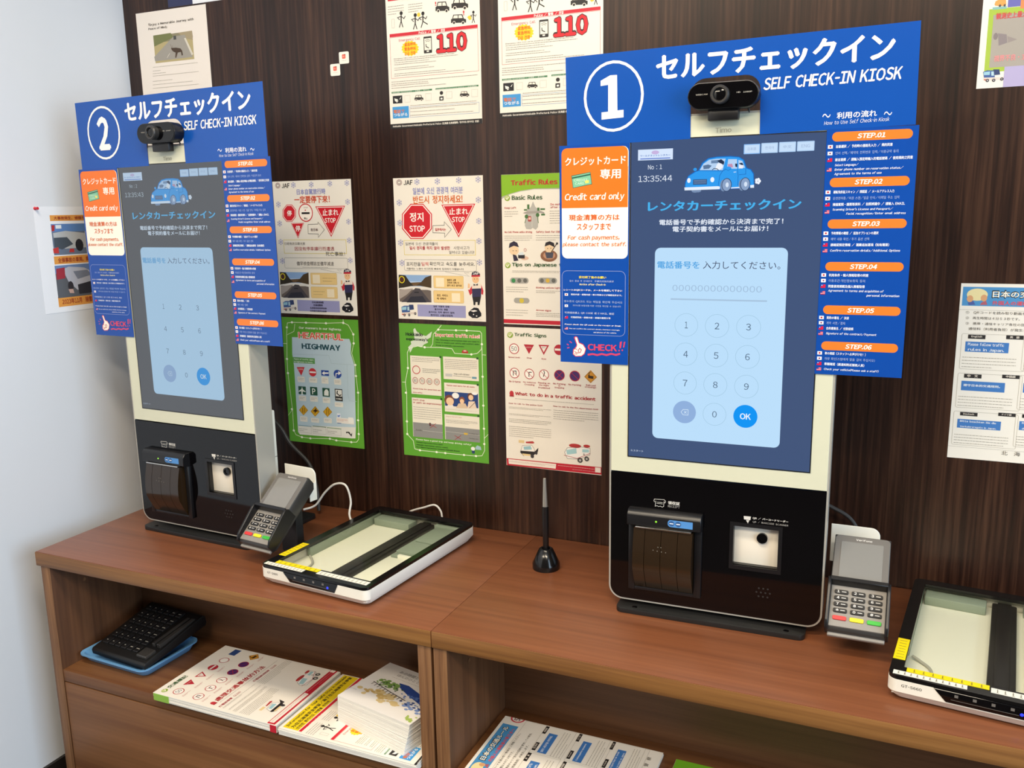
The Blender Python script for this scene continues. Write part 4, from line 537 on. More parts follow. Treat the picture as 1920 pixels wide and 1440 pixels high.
D['signs'] = [
('C','sign_picture','fbf6ec',2,11.6,34.5,32.2,54.8,20),('K','sign_picture','b82434',3,10.8,33.6,32.9,55.7,1.6),('T','sign_picture','2a2a48',4,15.7,39.6,28.1,49.4,'50',''),
('P','sign_picture','b82434',2,[43.7,34.4,66.4,34.5,55.1,53.9]),('T','sign_picture','f0d0c8',4,49.1,38.3,61.4,41.4,'止まれ',''),('P','sign_picture','b82434',2,[76.2,33.8,99.5,33.7,87.6,54.3]),
('P','sign_picture','f6ece0',2.5,[80.8,36.5,94.8,36.4,87.7,48.8]),('T','sign_picture','5a5a68',4,83.9,37.6,91.7,40.9,'徐行',''),('C','sign_picture','b82434',2,110.1,31.4,131.5,53,20),
('R','sign_picture','f6ece0',3,111.9,39.7,129.6,44,0),('C','sign_picture','fbf6ec',2,143,33.5,162.7,53.2,20),('K','sign_picture','b82434',3,142.3,32.6,163.4,54.1,1.6),
('R','sign_picture','2c4880',2,176.3,33.3,199.6,50,0),('C','sign_picture','fbf6ec',2,11.6,85.5,32.4,105.8,20),('K','sign_picture','b82434',3,10.9,84.6,33.1,106.7,1.4),
('L','sign_picture','b82434',3,0.9,[14.1,88.2,29.9,103.2]),('C','sign_picture','fbf6ec',2,44.9,85.5,65.5,105.7,20),('K','sign_picture','b82434',3,44.2,84.6,66.2,106.5,1.4),
('L','sign_picture','b82434',3,0.9,[47.4,88.1,63,103]),('C','sign_picture','fbf6ec',2,77.5,85.2,97.8,105.3,20),('K','sign_picture','b82434',3,76.8,84.3,98.6,106.1,1.4),
('L','sign_picture','b82434',3,0.9,[79.9,87.9,95.4,102.6]),('L','sign_picture','201c1c',2.8,1.6,[19.1,101.2,19.3,91.8,25.3,91,25.7,98.5]),('L','sign_picture','201c1c',2.8,1.6,[54.4,101.4,54.5,92.1,60.7,91.8]),
('L','sign_picture','201c1c',2.8,1.6,[86.4,99.5,89,91.3,87.3,86.7]),('C','sign_picture','4a2868',2,110.9,84.2,131.9,104.1,20),('K','sign_picture','b82434',3,109.9,83.1,132.9,105.1,1.6),
('L','sign_picture','b82434',3.2,1.1,[113.7,87.3,129.1,101]),('C','sign_picture','4a2868',2,144.2,84.1,165,103.8,20),('K','sign_picture','b82434',3,143.2,83,165.9,104.9,1.6),
('L','sign_picture','b82434',3.2,1.1,[147,87.2,162.2,100.8]),('L','sign_picture','b82434',3.2,1.1,[113.6,102,129.1,86.4]),('P','sign_picture','d8952c',2,[174.4,94.1,188,79.8,201.5,93.4,188,106.4]),
('L','sign_picture','4a2c10',3,0.5,[175.8,94.1,188,81.1,200.1,93.5,188,105.1,175.8,94.1]),('P','sign_picture','3a2410',3,[182.9,89.1,185.7,91.2,193.8,91.8,193.8,97.5,182.9,96.3]),
('L','sign_picture','3a2410',3,1.2,[185.7,92.3,184.5,86.3,188,83.8]),('L','car_picture','4a423c',3.5,0.6,[37.1,249.8,58.6,246.6,64.1,254.5,65.9,263.9]),
('L','car_picture','4a423c',3.5,0.6,[37.1,249.8,32.6,264.8,40.6,272.5]),('P','car_picture','f6f0e8',2,[37.1,249.8,58.6,246.6,64.1,254.5,65.9,263.9,62.1,272.8,40.6,272.5,32.6,264.8]),
('P','car_picture','9cc4cc',3,[39.6,252,56.1,248.5,59,256.2,41.3,258.6]),('P','car_picture','2a2422',2.6,[32.6,261.1,64.7,260.4,73.6,251.2,72.3,259.7,63.4,267.8,40.6,270.1,32.5,266]),
('P','car_picture','e8cc94',3,[36.8,266.8,55.8,266.9,54.5,271.1,38.1,271]),('C','car_picture','3a3434',3,55.6,266.2,63.5,275,12),('C','car_picture','3a3434',3,65.3,258.5,71.7,266.5,12),
('R','car_picture','e8cc94',2,28.9,238,41.8,244.1,0),('P','car_picture','b83c3c',2,[44.9,240.7,61.3,238,65,241.2,61.2,243.2,45.6,243.7]),('L','car_picture','4a423c',3.5,0.6,[131.6,255.1,137.7,245.1,164.3,240.2,186.9,241.5,186.9,254.4]),
('L','car_picture','4a423c',3.5,0.6,[131.6,255.1,137.6,267.6,164.2,266.5,186.9,254.9]),('P','car_picture','f8f4ee',2,[131.6,255.1,137.7,245.1,164.3,240.2,186.9,241.5,186.9,254.4,164.2,266.1,137.6,267.6]),
('P','car_picture','a8d0d4',3,[135.2,250,157,243.7,158.2,254.9,137.6,259.3]),('P','car_picture','a8d0d4',3,[170.2,244.8,184.5,244.1,184.6,250.4,170.2,251.4]),
('C','car_picture','b83434',3,141.4,234.8,167.8,243.6,20),('C','car_picture','b83434',3,172.6,234.5,186.9,240.6,20),('L','car_picture','b83434',3,1,[130.3,261.2,159.4,265.4,186.9,252.1]),
('C','car_picture','4a4644',3,159.6,263.2,171.2,274.3,14),('C','car_picture','4a4644',3,174.5,259.4,185,269.6,14),('C','car_picture','c8c4be',3.4,163,266.2,167.8,271.4,10),
('C','car_picture','c8c4be',3.4,177.6,262.4,181.9,266.6,10),('L','car_picture','2a2624',3.4,0.8,[171.4,254.8,176.2,255.9]),('L','car_picture','2a2624',3.4,0.8,[173.8,252.9,173.8,258.1]),
('P','footer','c01c30',1,[0.2,280.7,211.4,278.9,211.4,294.6,1.1,297.7]),('P','footer','f4e6da',2,[4.5,282.2,113,282,111.7,292.4,5.1,292.7]),('G','footer','8a7068',3,6.6,284.9,110,288.8,2),
('G','footer','f0d8d0',3,116.7,285.7,196.5,283.5,1),('G','footer','f0d8d0',3,148.4,289,196.5,290.5,1),('R','footer','f4e6da',2,197.6,280.3,209.5,290.8,0),
('G','text_block','7a7066',3,22.3,151.1,195.1,148.5,1),('G','text_block','7a7066',3,8,167.1,102.9,172.1,2),('G','text_block','7a7066',3,7.8,181.5,102.7,186.2,2),
('G','text_block','7a7066',3,7.5,192.3,102.6,202,3),('G','text_block','7a7066',3,7.2,207.9,102.3,233,6),('G','text_block','7a7066',3,107.8,165.4,204.1,187.9,5),
('C','heading','c03038',2,9.7,133.4,19.6,146,20),('R','heading','a02028',2.5,9.8,143.2,19.8,146,0),
]
D['signs_en'] = [
('C','heading','8ea83c',2,6.8,10.1,20,22.6,20),('C','heading','c8d08a',2.4,7.8,10.9,17.1,19.3,20),('L','heading','fbf8e8',3,1.3,[10,16.5,12.7,19.5,17.5,13]),
('T','heading','33582c',4,23,12.3,94.1,18.9,'Traffic Signs','bb'),('T','heading','b0242c',4,22.6,135.2,198.6,141.6,'What to do in a traffic accident','bb'),
('T','text_block','a83038',4,7.7,159.2,83.6,162.1,'How to call to the police (110)','b'),('T','text_block','a83038',4,107.4,158.5,204,160.4,'How to call to the fire department (119)','b'),
('T','text_block','b04048',4,8.3,61.4,35.1,64.2,'Speed limit','b'),('T','text_block','b04048',4,50,61.1,61.1,64,'Stop','b'),('T','text_block','b04048',4,82.5,60.5,92.9,63.9,'Slow','b'),
('T','text_block','b04048',4,9.1,111.7,35.5,115.5,'No U-turns','b'),('T','text_block','b04048',4,41.3,111.6,69.8,114.5,'No Vehicles','b'),('T','text_block','b04048',4,44.2,116.8,66.5,119.8,'Crossing','b'),
('T','text_block','b04048',4,74.5,111.4,100.9,114.3,'Passing on','b'),('T','text_block','b04048',4,76.4,116.4,98.9,118.8,'the Right','b'),('T','text_block','b04048',4,75.1,121.6,100.4,123.6,'Prohibited','b'),
('T','text_block','b04048',4,107.5,111.1,134.7,114,'No Parking','b'),('T','text_block','b04048',4,118.6,115.3,124.4,117.4,'or','b'),('T','text_block','b04048',4,110.6,118.8,131.6,122,'Stopping','b'),
('T','text_block','b04048',4,140.7,110.6,168,113.9,'No Parking','b'),('T','text_block','b04048',4,178.2,109.3,198.5,112.1,'Railroad','b'),('T','text_block','b04048',4,175.8,113.8,199.7,116.1,'crossings','b'),
]
D['signs_zh'] = [
('C','heading','8ea83c',2,6.8,10.1,20,22.6,20),('C','heading','c8d08a',2.4,7.8,10.9,17.1,19.3,20),('L','heading','fbf8e8',3,1.3,[10,16.5,12.7,19.5,17.5,13]),
('T','heading','33582c',4,23,10.9,73.9,19.8,'交通標記','b'),('T','heading','b0242c',4,22.6,135.9,164.4,140.9,'處理交通事故的方法','b'),('T','text_block','a83038',4,7.7,159.2,67.2,161.5,'打電話報警（110）','b'),
('T','text_block','a83038',4,107.4,158.5,178.6,160,'打電話給消防隊（119）','b'),('G','text_block','b04048',3,10,63.1,33.7,68.4,2),('G','text_block','b04048',3,43.8,62.5,67.2,67.8,2),
('G','text_block','b04048',3,77.1,62,100.1,67.2,2),('G','text_block','b04048',3,109.8,61.4,132.6,66.6,2),('G','text_block','b04048',3,10.3,113.1,34.2,118.2,2),
('G','text_block','b04048',3,43,112.9,66.5,117.9,2),('G','text_block','b04048',3,76.5,112.2,99.7,117.2,2),('G','text_block','b04048',3,109.4,111.9,132.3,116.9,2),
('G','text_block','b04048',3,141.9,111,164.5,115.9,2),('G','text_block','b04048',3,176.3,110.4,198.5,115.3,2),
]
D['deer'] = [
('T','heading','4a443c',4,36.5,27,172.7,30.2,'「Enjoy a Memorable Journey with','b'),('T','heading','4a443c',4,35.5,34.4,92.1,39.7,'Peace of Mind」','b'),
('R','road_photograph','b8a878',1,47.8,54.2,164.9,113.4,0),('P','road_photograph','8c8468',1.3,[47.8,54.2,165,52.2,166,66.7,48,69.8]),('P','road_photograph','767a4a',1.6,[48.1,52.3,101.4,51.3,108.2,61.6,48.3,76.5]),
('P','road_photograph','a89878',1.6,[122.6,53.2,165,52.2,165.3,72.4,142.3,66.5]),('P','road_photograph','a09a90',1.8,[108.5,59.7,143.2,59,161.2,108.5,46.9,109,45.4,99]),
('P','road_photograph','d8d0c0',2,[139.7,66.3,145,66,163.4,102.9,158,104.4]),('L','road_photograph','ece6da',2.4,0.8,[84.2,104.2,93.4,95.2]),('R','road_photograph','4a4a48',2.4,108.6,58.5,116.7,66.9,0),
('P','road_photograph','4a3828',3,[98.5,83.9,113.5,84.4,126.6,87.1,131.3,92.5,132.8,102.3,128.5,102.7,127.3,94.9,117.6,95.6,112,106.4,108.8,106.2,111.2,95.1,104.5,92.2,100.2,88]),
('L','road_photograph','4a3828',3,0.6,[100.6,84.9,99.2,78.2,97.3,76.1]),('L','road_photograph','4a3828',3,0.6,[101.6,85,104.5,79]),('G','text_block','8a8274',3,38.4,119.4,173.7,124.1,1),
('G','text_block','8a8274',3,37.3,128,60.5,132,1),('G','text_block','8a8274',3,36.5,133.9,76.2,137.9,1),('G','text_block','8a8274',3,35.8,139,175.7,143.2,1),
('G','text_block','8a8274',3,34.3,150.8,94.3,154.8,1),('G','text_block','8a8274',3,33.3,158.7,155.1,162.4,1),('G','text_block','8a8274',3,32.3,166.7,171.7,170.1,1),
]
D['rules_jp'] = [
('R','heading','4a90c4',1,3.3,5.7,162,37,0),('T','heading','2a2a30',2,46,9.7,155.4,24,'日本の交通ルール','bbb'),('T','heading','f8f0e0',4,47.3,11.8,154.3,22.3,'日本の交通ルール','b'),
('T','heading','e0505c',4,47.5,29.3,152.6,33.5,'外国人の運転者の皆さまへ','b'),('C','heading','e8d8a0',1.5,9.4,8.2,40.3,28.6,20),('C','heading','d8a070',2.4,9.9,19.7,19.4,30.9,20),
('C','heading','d8a070',2.4,30.3,18.1,39.8,29.3,20),('P','heading','4a5c9c',2,[11.8,32,19.8,28.5,23.2,35,13.5,36]),('P','heading','b05c68',2,[31.8,31.5,38.3,28,40.8,34.6,30.1,35.5]),
('T','text_block','5a5044',4,10.3,46.3,143.1,50,'①\u3000QRコードを読み取り動画をご視聴ください。',''),('T','text_block','5a5044',4,10.9,54.7,89.4,59.4,'②\u3000再生時間は４分５３秒です。',''),
('T','text_block','5a5044',4,11.3,64.5,152.1,68,'③\u3000携帯・通信キャリア各社の回線を使用しての場合、',''),('T','text_block','5a5044',4,16.3,73.1,115.8,77,'通信料（利用者負担）が発生します。',''),
('O','text_block','8a8070',2,-4.8,43.6,184.3,278.8,1,0.3),('T','text_block','5a5044',4,81.1,283.5,164.1,283.1,'北\u3000海\u3000道\u3000警\u3000察',''),('O','language_panel','a09684',2,7.1,83.5,101.7,143.8,3,0.4),
('R','language_panel','241e1c',2,16.6,85,42.3,91.9,0),('T','language_panel','e8dccc',4,21.3,86.6,37.3,89.9,'English','b'),('R','language_panel','241e1c',2,72.4,84,97.3,90.5,0),
('T','language_panel','e8dccc',4,77.6,85.3,91.5,88.7,'英\u3000語','b'),('R','language_panel','3f78bc',2,13.5,96.8,77.5,113.9,0),('T','language_panel','e8ecf0',4,17.2,98.4,70.5,103.6,'Please follow traffic','b'),
('T','language_panel','e8ecf0',4,17.9,107.9,71.2,112.9,'rules in Japan.','b'),('G','language_panel','8a8070',3,10.5,120.7,90,142.3,4),('O','language_panel','a09684',2,97.5,83.8,188.2,142.7,3,0.4),
('R','language_panel','241e1c',2,106.6,85.2,131.1,92,0),('T','language_panel','e8dccc',4,111,86.8,126.3,90.1,'한국어','b'),('R','language_panel','241e1c',2,159.6,84.3,183.5,90.6,0),
('T','language_panel','e8dccc',4,164.7,85.6,177.9,88.9,'韓国語','b'),('R','language_panel','3f78bc',2,103.8,96.8,164.9,113.5,0),('T','language_panel','e8ecf0',4,106.6,101.5,158.4,106.5,'일본의 교통규칙을 지켜주세요.','b'),
('G','language_panel','8a8070',3,101.2,120.1,177.1,141.2,4),('O','language_panel','a09684',2,6.1,150.6,101.5,210.2,3,0.4),('R','language_panel','241e1c',2,15.6,151.8,41.6,158.5,0),
('T','language_panel','e8dccc',4,20.3,153.4,36.5,156.5,'中\u3000文','b'),('R','language_panel','241e1c',2,71.9,149.9,97.1,156,0),('T','language_panel','e8dccc',4,77.2,151.1,91.2,154.3,'中国語','b'),
('R','language_panel','3f78bc',2,12.5,163.9,77.1,180.2,0),('T','language_panel','e8ecf0',4,15.5,168.8,70.3,173,'遵守日本的交通规则。','b'),('G','language_panel','8a8070',3,9.4,188.3,89.7,208.8,4),
('O','language_panel','a09684',2,97.3,149.2,188.8,207.4,3,0.4),('R','language_panel','241e1c',2,106.4,150.5,131.2,156.9,0),('T','language_panel','e8dccc',4,110.9,152,126.3,155,'Русский','b'),
('R','language_panel','241e1c',2,160,148.5,184,154.5,0),('T','language_panel','e8dccc',4,165.1,149.8,178.4,152.9,'ロシア語','b'),('R','language_panel','3f78bc',2,103.6,162.3,165.2,178.2,0),
('T','language_panel','e8ecf0',4,106.5,167,158.7,171.1,'Соблюдайте правила','b'),('G','language_panel','8a8070',3,101,186,177.6,206.1,4),('O','language_panel','a09684',2,4.8,216.5,101.1,275.5,3,0.4),
('R','language_panel','241e1c',2,14.4,217.7,40.7,223.9,0),('T','language_panel','e8dccc',4,19.2,219.1,35.5,222,'Deutsch','b'),('R','language_panel','241e1c',2,71.3,214.6,96.7,220.4,0),
('T','language_panel','e8dccc',4,76.6,215.8,90.7,218.8,'ドイツ語','b'),('R','language_panel','3f78bc',2,11.3,230,76.5,245.4,0),('T','language_panel','e8ecf0',4,15.1,231.6,69.3,235,'Bitte beachten Sie die','b'),
('T','language_panel','e8ecf0',4,15.8,241.4,70.1,244.6,'Verkehrsregeln in Japan.','b'),('G','language_panel','8a8070',3,8.2,254.9,89.2,274.3,4),('O','language_panel','a09684',2,96.9,213.5,189.2,271.1,3,0.4),
('R','language_panel','241e1c',2,106.1,214.6,131.1,220.8,0),('T','language_panel','e8dccc',4,110.6,216.1,126.2,218.9,'Français','b'),('R','language_panel','241e1c',2,160.1,211.7,184.4,217.3,0),
('T','language_panel','e8dccc',4,165.2,212.9,178.7,215.8,'フランス語','b'),('R','language_panel','3f78bc',2,103.2,226.7,165.4,241.8,0),('T','language_panel','e8ecf0',4,106.8,228.2,158.5,231.6,'Respectez le code','b'),
('T','language_panel','e8ecf0',4,107.6,237.7,159.3,240.9,'de la route au Japon.','b'),('G','language_panel','8a8070',3,100.6,250.9,177.9,269.9,4),
]
D['winter'] = [
('R','photograph','b4c83c',1,20,30,190,160,0),('R','photograph','a8c040',1.2,9.3,179,177.9,272.9,0),('R','photograph','aaa094',1.6,15.9,188,172.2,266.3,0),
('P','photograph','8c8080',2,[24.1,215.7,36.2,218.3,38.1,230.8,26.5,234.2]),('P','photograph','988c86',2,[37.3,220.9,51.4,227,39,230.9]),('C','photograph','867a78',2,18.1,214.7,24.4,225.1,20),
('T','heading','d84848',4,19.6,184.9,83.6,195.6,'観測史上最大の大雪','b'),('T','heading','e89090',4,21.4,248.3,81.9,258,'視界不良・立往生','b'),('P','bus_picture','e8a050',2,[15.9,172.8,17.1,168.1,22.8,165.3,31.2,167.6,32.2,174.5,29.1,176.1,17.2,174.4]),
('C','bus_picture','5a4c44',3,21.8,173.2,25.4,177,10),('C','bus_picture','5a4c44',3,28.4,173.3,31.6,177.2,10),('R','banner','6a68b0',1.5,34.3,162.2,52.3,178.5,0),
('R','banner','e08850',1.5,51.6,164,118.1,182.4,0),('R','banner','88b8b0',2,13.7,176.5,33.1,180.2,0),('R','issuer_box','b6aace',1.5,37.3,262.8,171.8,297.4,0),
('P','tow_truck_picture','3c5c98',2,[7.9,271.9,13.1,270,22.6,270.7,25.4,282.7,9.8,281.6]),('P','tow_truck_picture','9cc8d8',3,[8.8,272.3,17.7,271.8,17.5,277.2,9.4,276.9]),
('P','tow_truck_picture','b8d4dc',3,[19.2,272.3,22.8,272.2,23.6,278.7,20,278.5]),('P','tow_truck_picture','30406c',2.5,[21.9,269.1,30.3,269.8,32.1,277.5,24.4,277.9]),
('P','tow_truck_picture','e0d0c4',2.7,[9.1,280.7,37.1,281.6,37.4,285.1,9.4,284.2]),('P','tow_truck_picture','c84830',3,[9.9,283.1,17.1,283.6,17.3,285.2,10,284.6]),
('C','tow_truck_picture','38343c',3.2,12.5,282.9,17.3,287.8,12),('C','tow_truck_picture','c8c0c0',3.6,13.9,284.3,15.9,286.4,10),('C','tow_truck_picture','38343c',3.2,21.4,283.2,26.2,288.1,12),
('C','tow_truck_picture','c8c0c0',3.6,22.9,284.6,24.8,286.6,10),('C','tow_truck_picture','38343c',3.2,32.6,282.1,37.4,287,12),('C','tow_truck_picture','c8c0c0',3.6,34,283.5,35.9,285.5,10),
]
D['wreck'] = [
('R','caption_strip','e09a48',1,37.7,18.2,133.9,30.8,0),('T','caption_strip','9c3420',4,46.9,21.4,136.4,27.7,'大事故発生、修理不能','b'),('R','caption_strip','e09a48',1,36.1,107.3,134.3,124.9,0),
('T','caption_strip','9c3420',4,45.4,110.8,136.8,121.8,'全損事故の車両、廃車','b'),('R','caption_strip','e09a48',1,34.7,196.1,130.5,218.9,0),('T','caption_strip','9c3420',4,44.1,200.1,133.1,215.9,'2023年11月\u3000除雪車','b'),
('R','crash_photograph','6a7890',1,37.8,37.3,124.1,104.9,0),('R','crash_photograph','5c84c0',1.4,37.8,37.3,130.8,54.2,0),('P','crash_photograph','b8bcc0',2,[41,56.8,73.2,52.6,130.1,59.4,125.9,90.9,67.9,91.8,41.7,80.5]),
('P','crash_photograph','46505c',2.4,[41.5,66.9,75.4,66.4,89.5,82.4,59.7,93.1,40.8,87.2]),('C','crash_photograph','24242c',3,95.1,71.2,116.5,98.5,14),('P','crash_photograph','c03838',3,[36.4,90.4,50.5,87.6,50.7,101.2,37,100.6]),
('P','crash_photograph','c03838',3,[80,92.3,90.2,92.8,90.4,100.4,77,99.8]),('P','crash_photograph','b03030',2,[39.3,40,47.2,39.5,45.5,51.9,38.3,53.4]),
('R','crash_photograph','e8ecf0',2.2,49.2,39.5,63.9,47.3,0),('R','crash_photograph','5c6068',1,35.3,127.6,124.4,199.2,0),('R','crash_photograph','6a86b8',1.3,35.3,127.6,131.6,145,0),
('P','crash_photograph','b8bccc',2,[58,135.9,70.7,131.6,111.5,135.9,131.5,146.1,128,172.6,88.2,185.3,66.3,164.2,60.1,149.9]),('P','crash_photograph','7c8498',2.6,[81.5,142.7,119.2,141.7,130.5,153.2,91.4,160.9]),
('P','crash_photograph','30303a',2.6,[89.8,173.1,128.7,167.3,125.1,193.9,91.1,194.4]),('P','crash_photograph','a03040',2,[38.3,134.6,60.4,132.6,59.2,156.7,37,158.5]),
('C','crash_photograph','302c34',3,63.5,164,78.5,186.2,12),('P','crash_photograph','c8a8a0',3,[64,181.4,76.2,181.8,78.2,191.4,66.9,190.4]),
]
D['board'] = [
('T','heading','fbf6f0',4,144.7,9.8,478.6,48.3,'セルフチェックイン','bb'),('T','heading','fbf6f0',4,303.4,55.2,489.4,75.9,'SELF CHECK-IN KIOSK','bi'),('T','heading','e8eaf4',4,386.3,113.1,397.3,118.9,'～',''),
('T','heading','e8eaf4',4,405.6,112.4,458.7,121.7,'利用の流れ','b'),('T','heading','e8eaf4',4,467.7,115.9,478.2,121.3,'～',''),('T','heading','dfe4f2',4,388.8,122.7,475.2,129.4,'How to Use Self Check-in Kiosk','i'),
('K','number_badge','fbf6f0',3,29.2,11.4,125.6,117.7,4.2),
]
D['num1'] = [
('P','number_badge','fbf6f0',2,[56.9,47.6,57,39.8,72.6,32.9,83.5,33.3,83.5,86.2,93.4,85.8,93.3,97.1,57.8,98.2,57.9,87.3,68.6,86.9,69.2,46.8]),
]
D['num2'] = [
('T','number_badge','fbf6f0',4,59.7,32,94.9,99.1,'2','bb'),('dbg','outline','',0,[1.3,0.3,508.8,-0.4,504.9,136.6,1.7,130,197.6,132.8,197.3,68.7,299.5,74.4,298.3,133]),
]
D['payment'] = [
('R','payment_box','fbf3e4',1,3.7,4.2,114.7,179.3,9),('R','payment_box','ee7424',2,3.7,4.2,113.6,57.5,9),('R','payment_box','ee7424',2.2,3.6,35.5,114,98.3,0),
('T','heading','fff4e8',4,9.8,18.8,110.5,31.7,'クレジットカード','b'),('T','heading','fff4e8',4,68.4,38.3,102.5,53.5,'専用','b'),('T','heading','fff4e8',4,9.1,74.8,108.7,88.9,'Credit card only','bi'),
('T','heading','d8601c',4,15.8,108.7,100.7,118.4,'現金清算の方は','b'),('T','heading','d8601c',4,29.5,122.6,86.7,134,'スタッフまで','b'),('T','heading','d8703c',4,13.3,141.5,101,150.8,'For cash payments,','bi'),
('T','heading','d8703c',4,4.6,152.8,111.9,161.2,'please contact the staff.','bi'),('P','credit_card_picture','2c5c4c',2.6,[20.2,47,52.5,42.1,55.2,61.5,22.8,66.9]),
('P','credit_card_picture','7cbc98',2.9,[21.2,48,51.8,43,54.2,60.8,23.5,66]),('P','credit_card_picture','2c5c4c',3.2,[20.9,49.9,52.1,44.9,52.5,47.1,21.2,52.1]),
('T','credit_card_picture','e0f0dc',4,24.9,53.8,47.5,55,'CREDIT',''),('T','credit_card_picture','e0f0dc',4,26.9,58.8,41.8,60.5,'CARD',''),('P','credit_card_picture','e8d468',3.4,[43.1,55.5,49.5,54.5,50.1,58.9,43.8,59.9]),
('O','notice_box','8c9cd0',2,3.3,199,111.4,305.2,9,0.7),('T','notice_box','f0e04c',4,32.7,207.6,79.3,211.7,'受付終了後のお願い','b'),('T','notice_box','a8bce8',4,16.5,214.6,92.1,217.3,'접수 종료 후 안내문의\u3000手續完成後的請求',''),
('T','notice_box','f0ecb0',4,33.7,219.7,78.4,222.8,'Notice after Check-in','bi'),('T','notice_box','f4f4fa',4,6.5,229.1,106.1,232.7,'レシートのQRコードか、メールを確認して下さい','b'),
('T','notice_box','dce4f4',4,18.9,236.9,105.9,239.4,'契約内容・保険内容・車の写真などが確認出来ます。','b'),('T','notice_box','a8c0e8',4,6.8,248.5,106.6,251.3,'영수증의 QR코드 또는 메일을 확인해 주십시오',''),
('T','notice_box','a8c0e8',4,21.8,255.3,104.1,257.4,'계약내용·보험내용·차량 사진을 확인할 수 있습니다',''),('T','notice_box','c8d4f0',4,7.7,267.3,92.8,270.1,'可掃描收據上 QR CODE 或 E-MAIL 確認',''),
('T','notice_box','dce4f4',4,18.3,274.8,86.8,277.2,'可確認契約・保險內容・車輛外觀照片等','b'),('T','notice_box','f4f4fa',4,7.6,286.9,104.7,289.7,'Please check the QR code on the receipt or Email.','bi'),
('T','notice_box','dce4f4',4,15.8,294.4,102.4,295.9,'You can confirm the contract details, insurance coverage,','bi'),('T','notice_box','dce4f4',4,57.7,298.8,97,301.5,'and photos of the vehicle.','bi'),
('R','flag_picture','f4f0f0',2.5,8,236.6,13.7,240.6,0),('C','flag_picture','c02838',3,9.6,237.5,12.1,239.7,12),('R','flag_picture','f4f0f0',2.5,7.9,255.2,13.6,259.2,0),
('C','flag_picture','b03040',3,9.7,256.2,11.8,258.2,12),('C','flag_picture','2c4890',3.2,9.9,257.2,11.6,258.2,10),('R','flag_picture','d02040',2.5,7.8,274.5,13.5,278.5,0),
('R','flag_picture','24409c',3,7.8,274.5,10.7,276.5,0),('C','flag_picture','f4f4fa',3.4,8.6,274.9,9.8,276,10),('R','flag_picture','e0a8b4',2.5,7.7,293,13.4,297,0),
('R','flag_picture','c83850',3,7.7,293,13.5,293.6,0),('R','flag_picture','c83850',3,7.7,294.7,13.5,295.3,0),('R','flag_picture','c83850',3,7.7,296.4,13.4,297,0),
('R','flag_picture','3c4890',3.4,7.7,293,10.3,295,0),('P','check_picture','c83c5c',2,[23.6,309.8,26.4,307.8,30.2,308.9,33.2,318,39.9,320.3,45.4,327.9,42.6,337.2,37.2,341.4,26.3,342.2,21.5,338.2,22.2,330.3,27,325.5,28.4,322.1]),
('P','check_picture','fff0e2',2.5,[25.7,310.4,27.1,309.1,29.4,310,32.3,319.1,39.3,321.7,44,328.3,41.6,336.2,36.7,340.2,27,341,22.9,337.9,23.6,331.3,28.4,326.1,29.7,322.1]),
('L','check_picture','a83040',3,1.2,[24.9,333.4,28.4,335.9,34.8,335,36.9,330.3,33.8,327.8,31.1,331.9,32.4,334.4]),('L','check_picture','a83040',3,1,[24.2,337.4,29.7,338.1]),
('L','check_picture','a83040',3,1,[25,328.8,29.7,329.9]),('L','check_picture','b84880',2,2,[11.3,321.5,14.7,323.3]),('L','check_picture','b84880',2,2,[16.1,316.7,20.2,319.2]),
('L','check_picture','b84880',2,2,[11.9,328.1,16.1,327.2]),('T','check_picture','cc4468',4,47.8,319.3,98.1,330.6,'CHECK','bb'),('P','check_picture','cc4468',2,[102.6,314.5,106.5,313.1,104.6,324.7,102,324.8]),
('P','check_picture','cc4468',2,[109.4,314.2,112,313.5,110.2,323.2,108.1,323.3]),('C','check_picture','cc4468',2,100.4,327.2,102.8,330.2,10),('C','check_picture','cc4468',2,105.8,326.3,108.2,329.3,10),
('L','check_picture','cc4468',2,3,[47.8,338.1,56.2,336.4,64.2,337.8,72.2,335.6,80.2,337.1,88.2,334.6,96.1,336.1,103.4,333.8]),
]
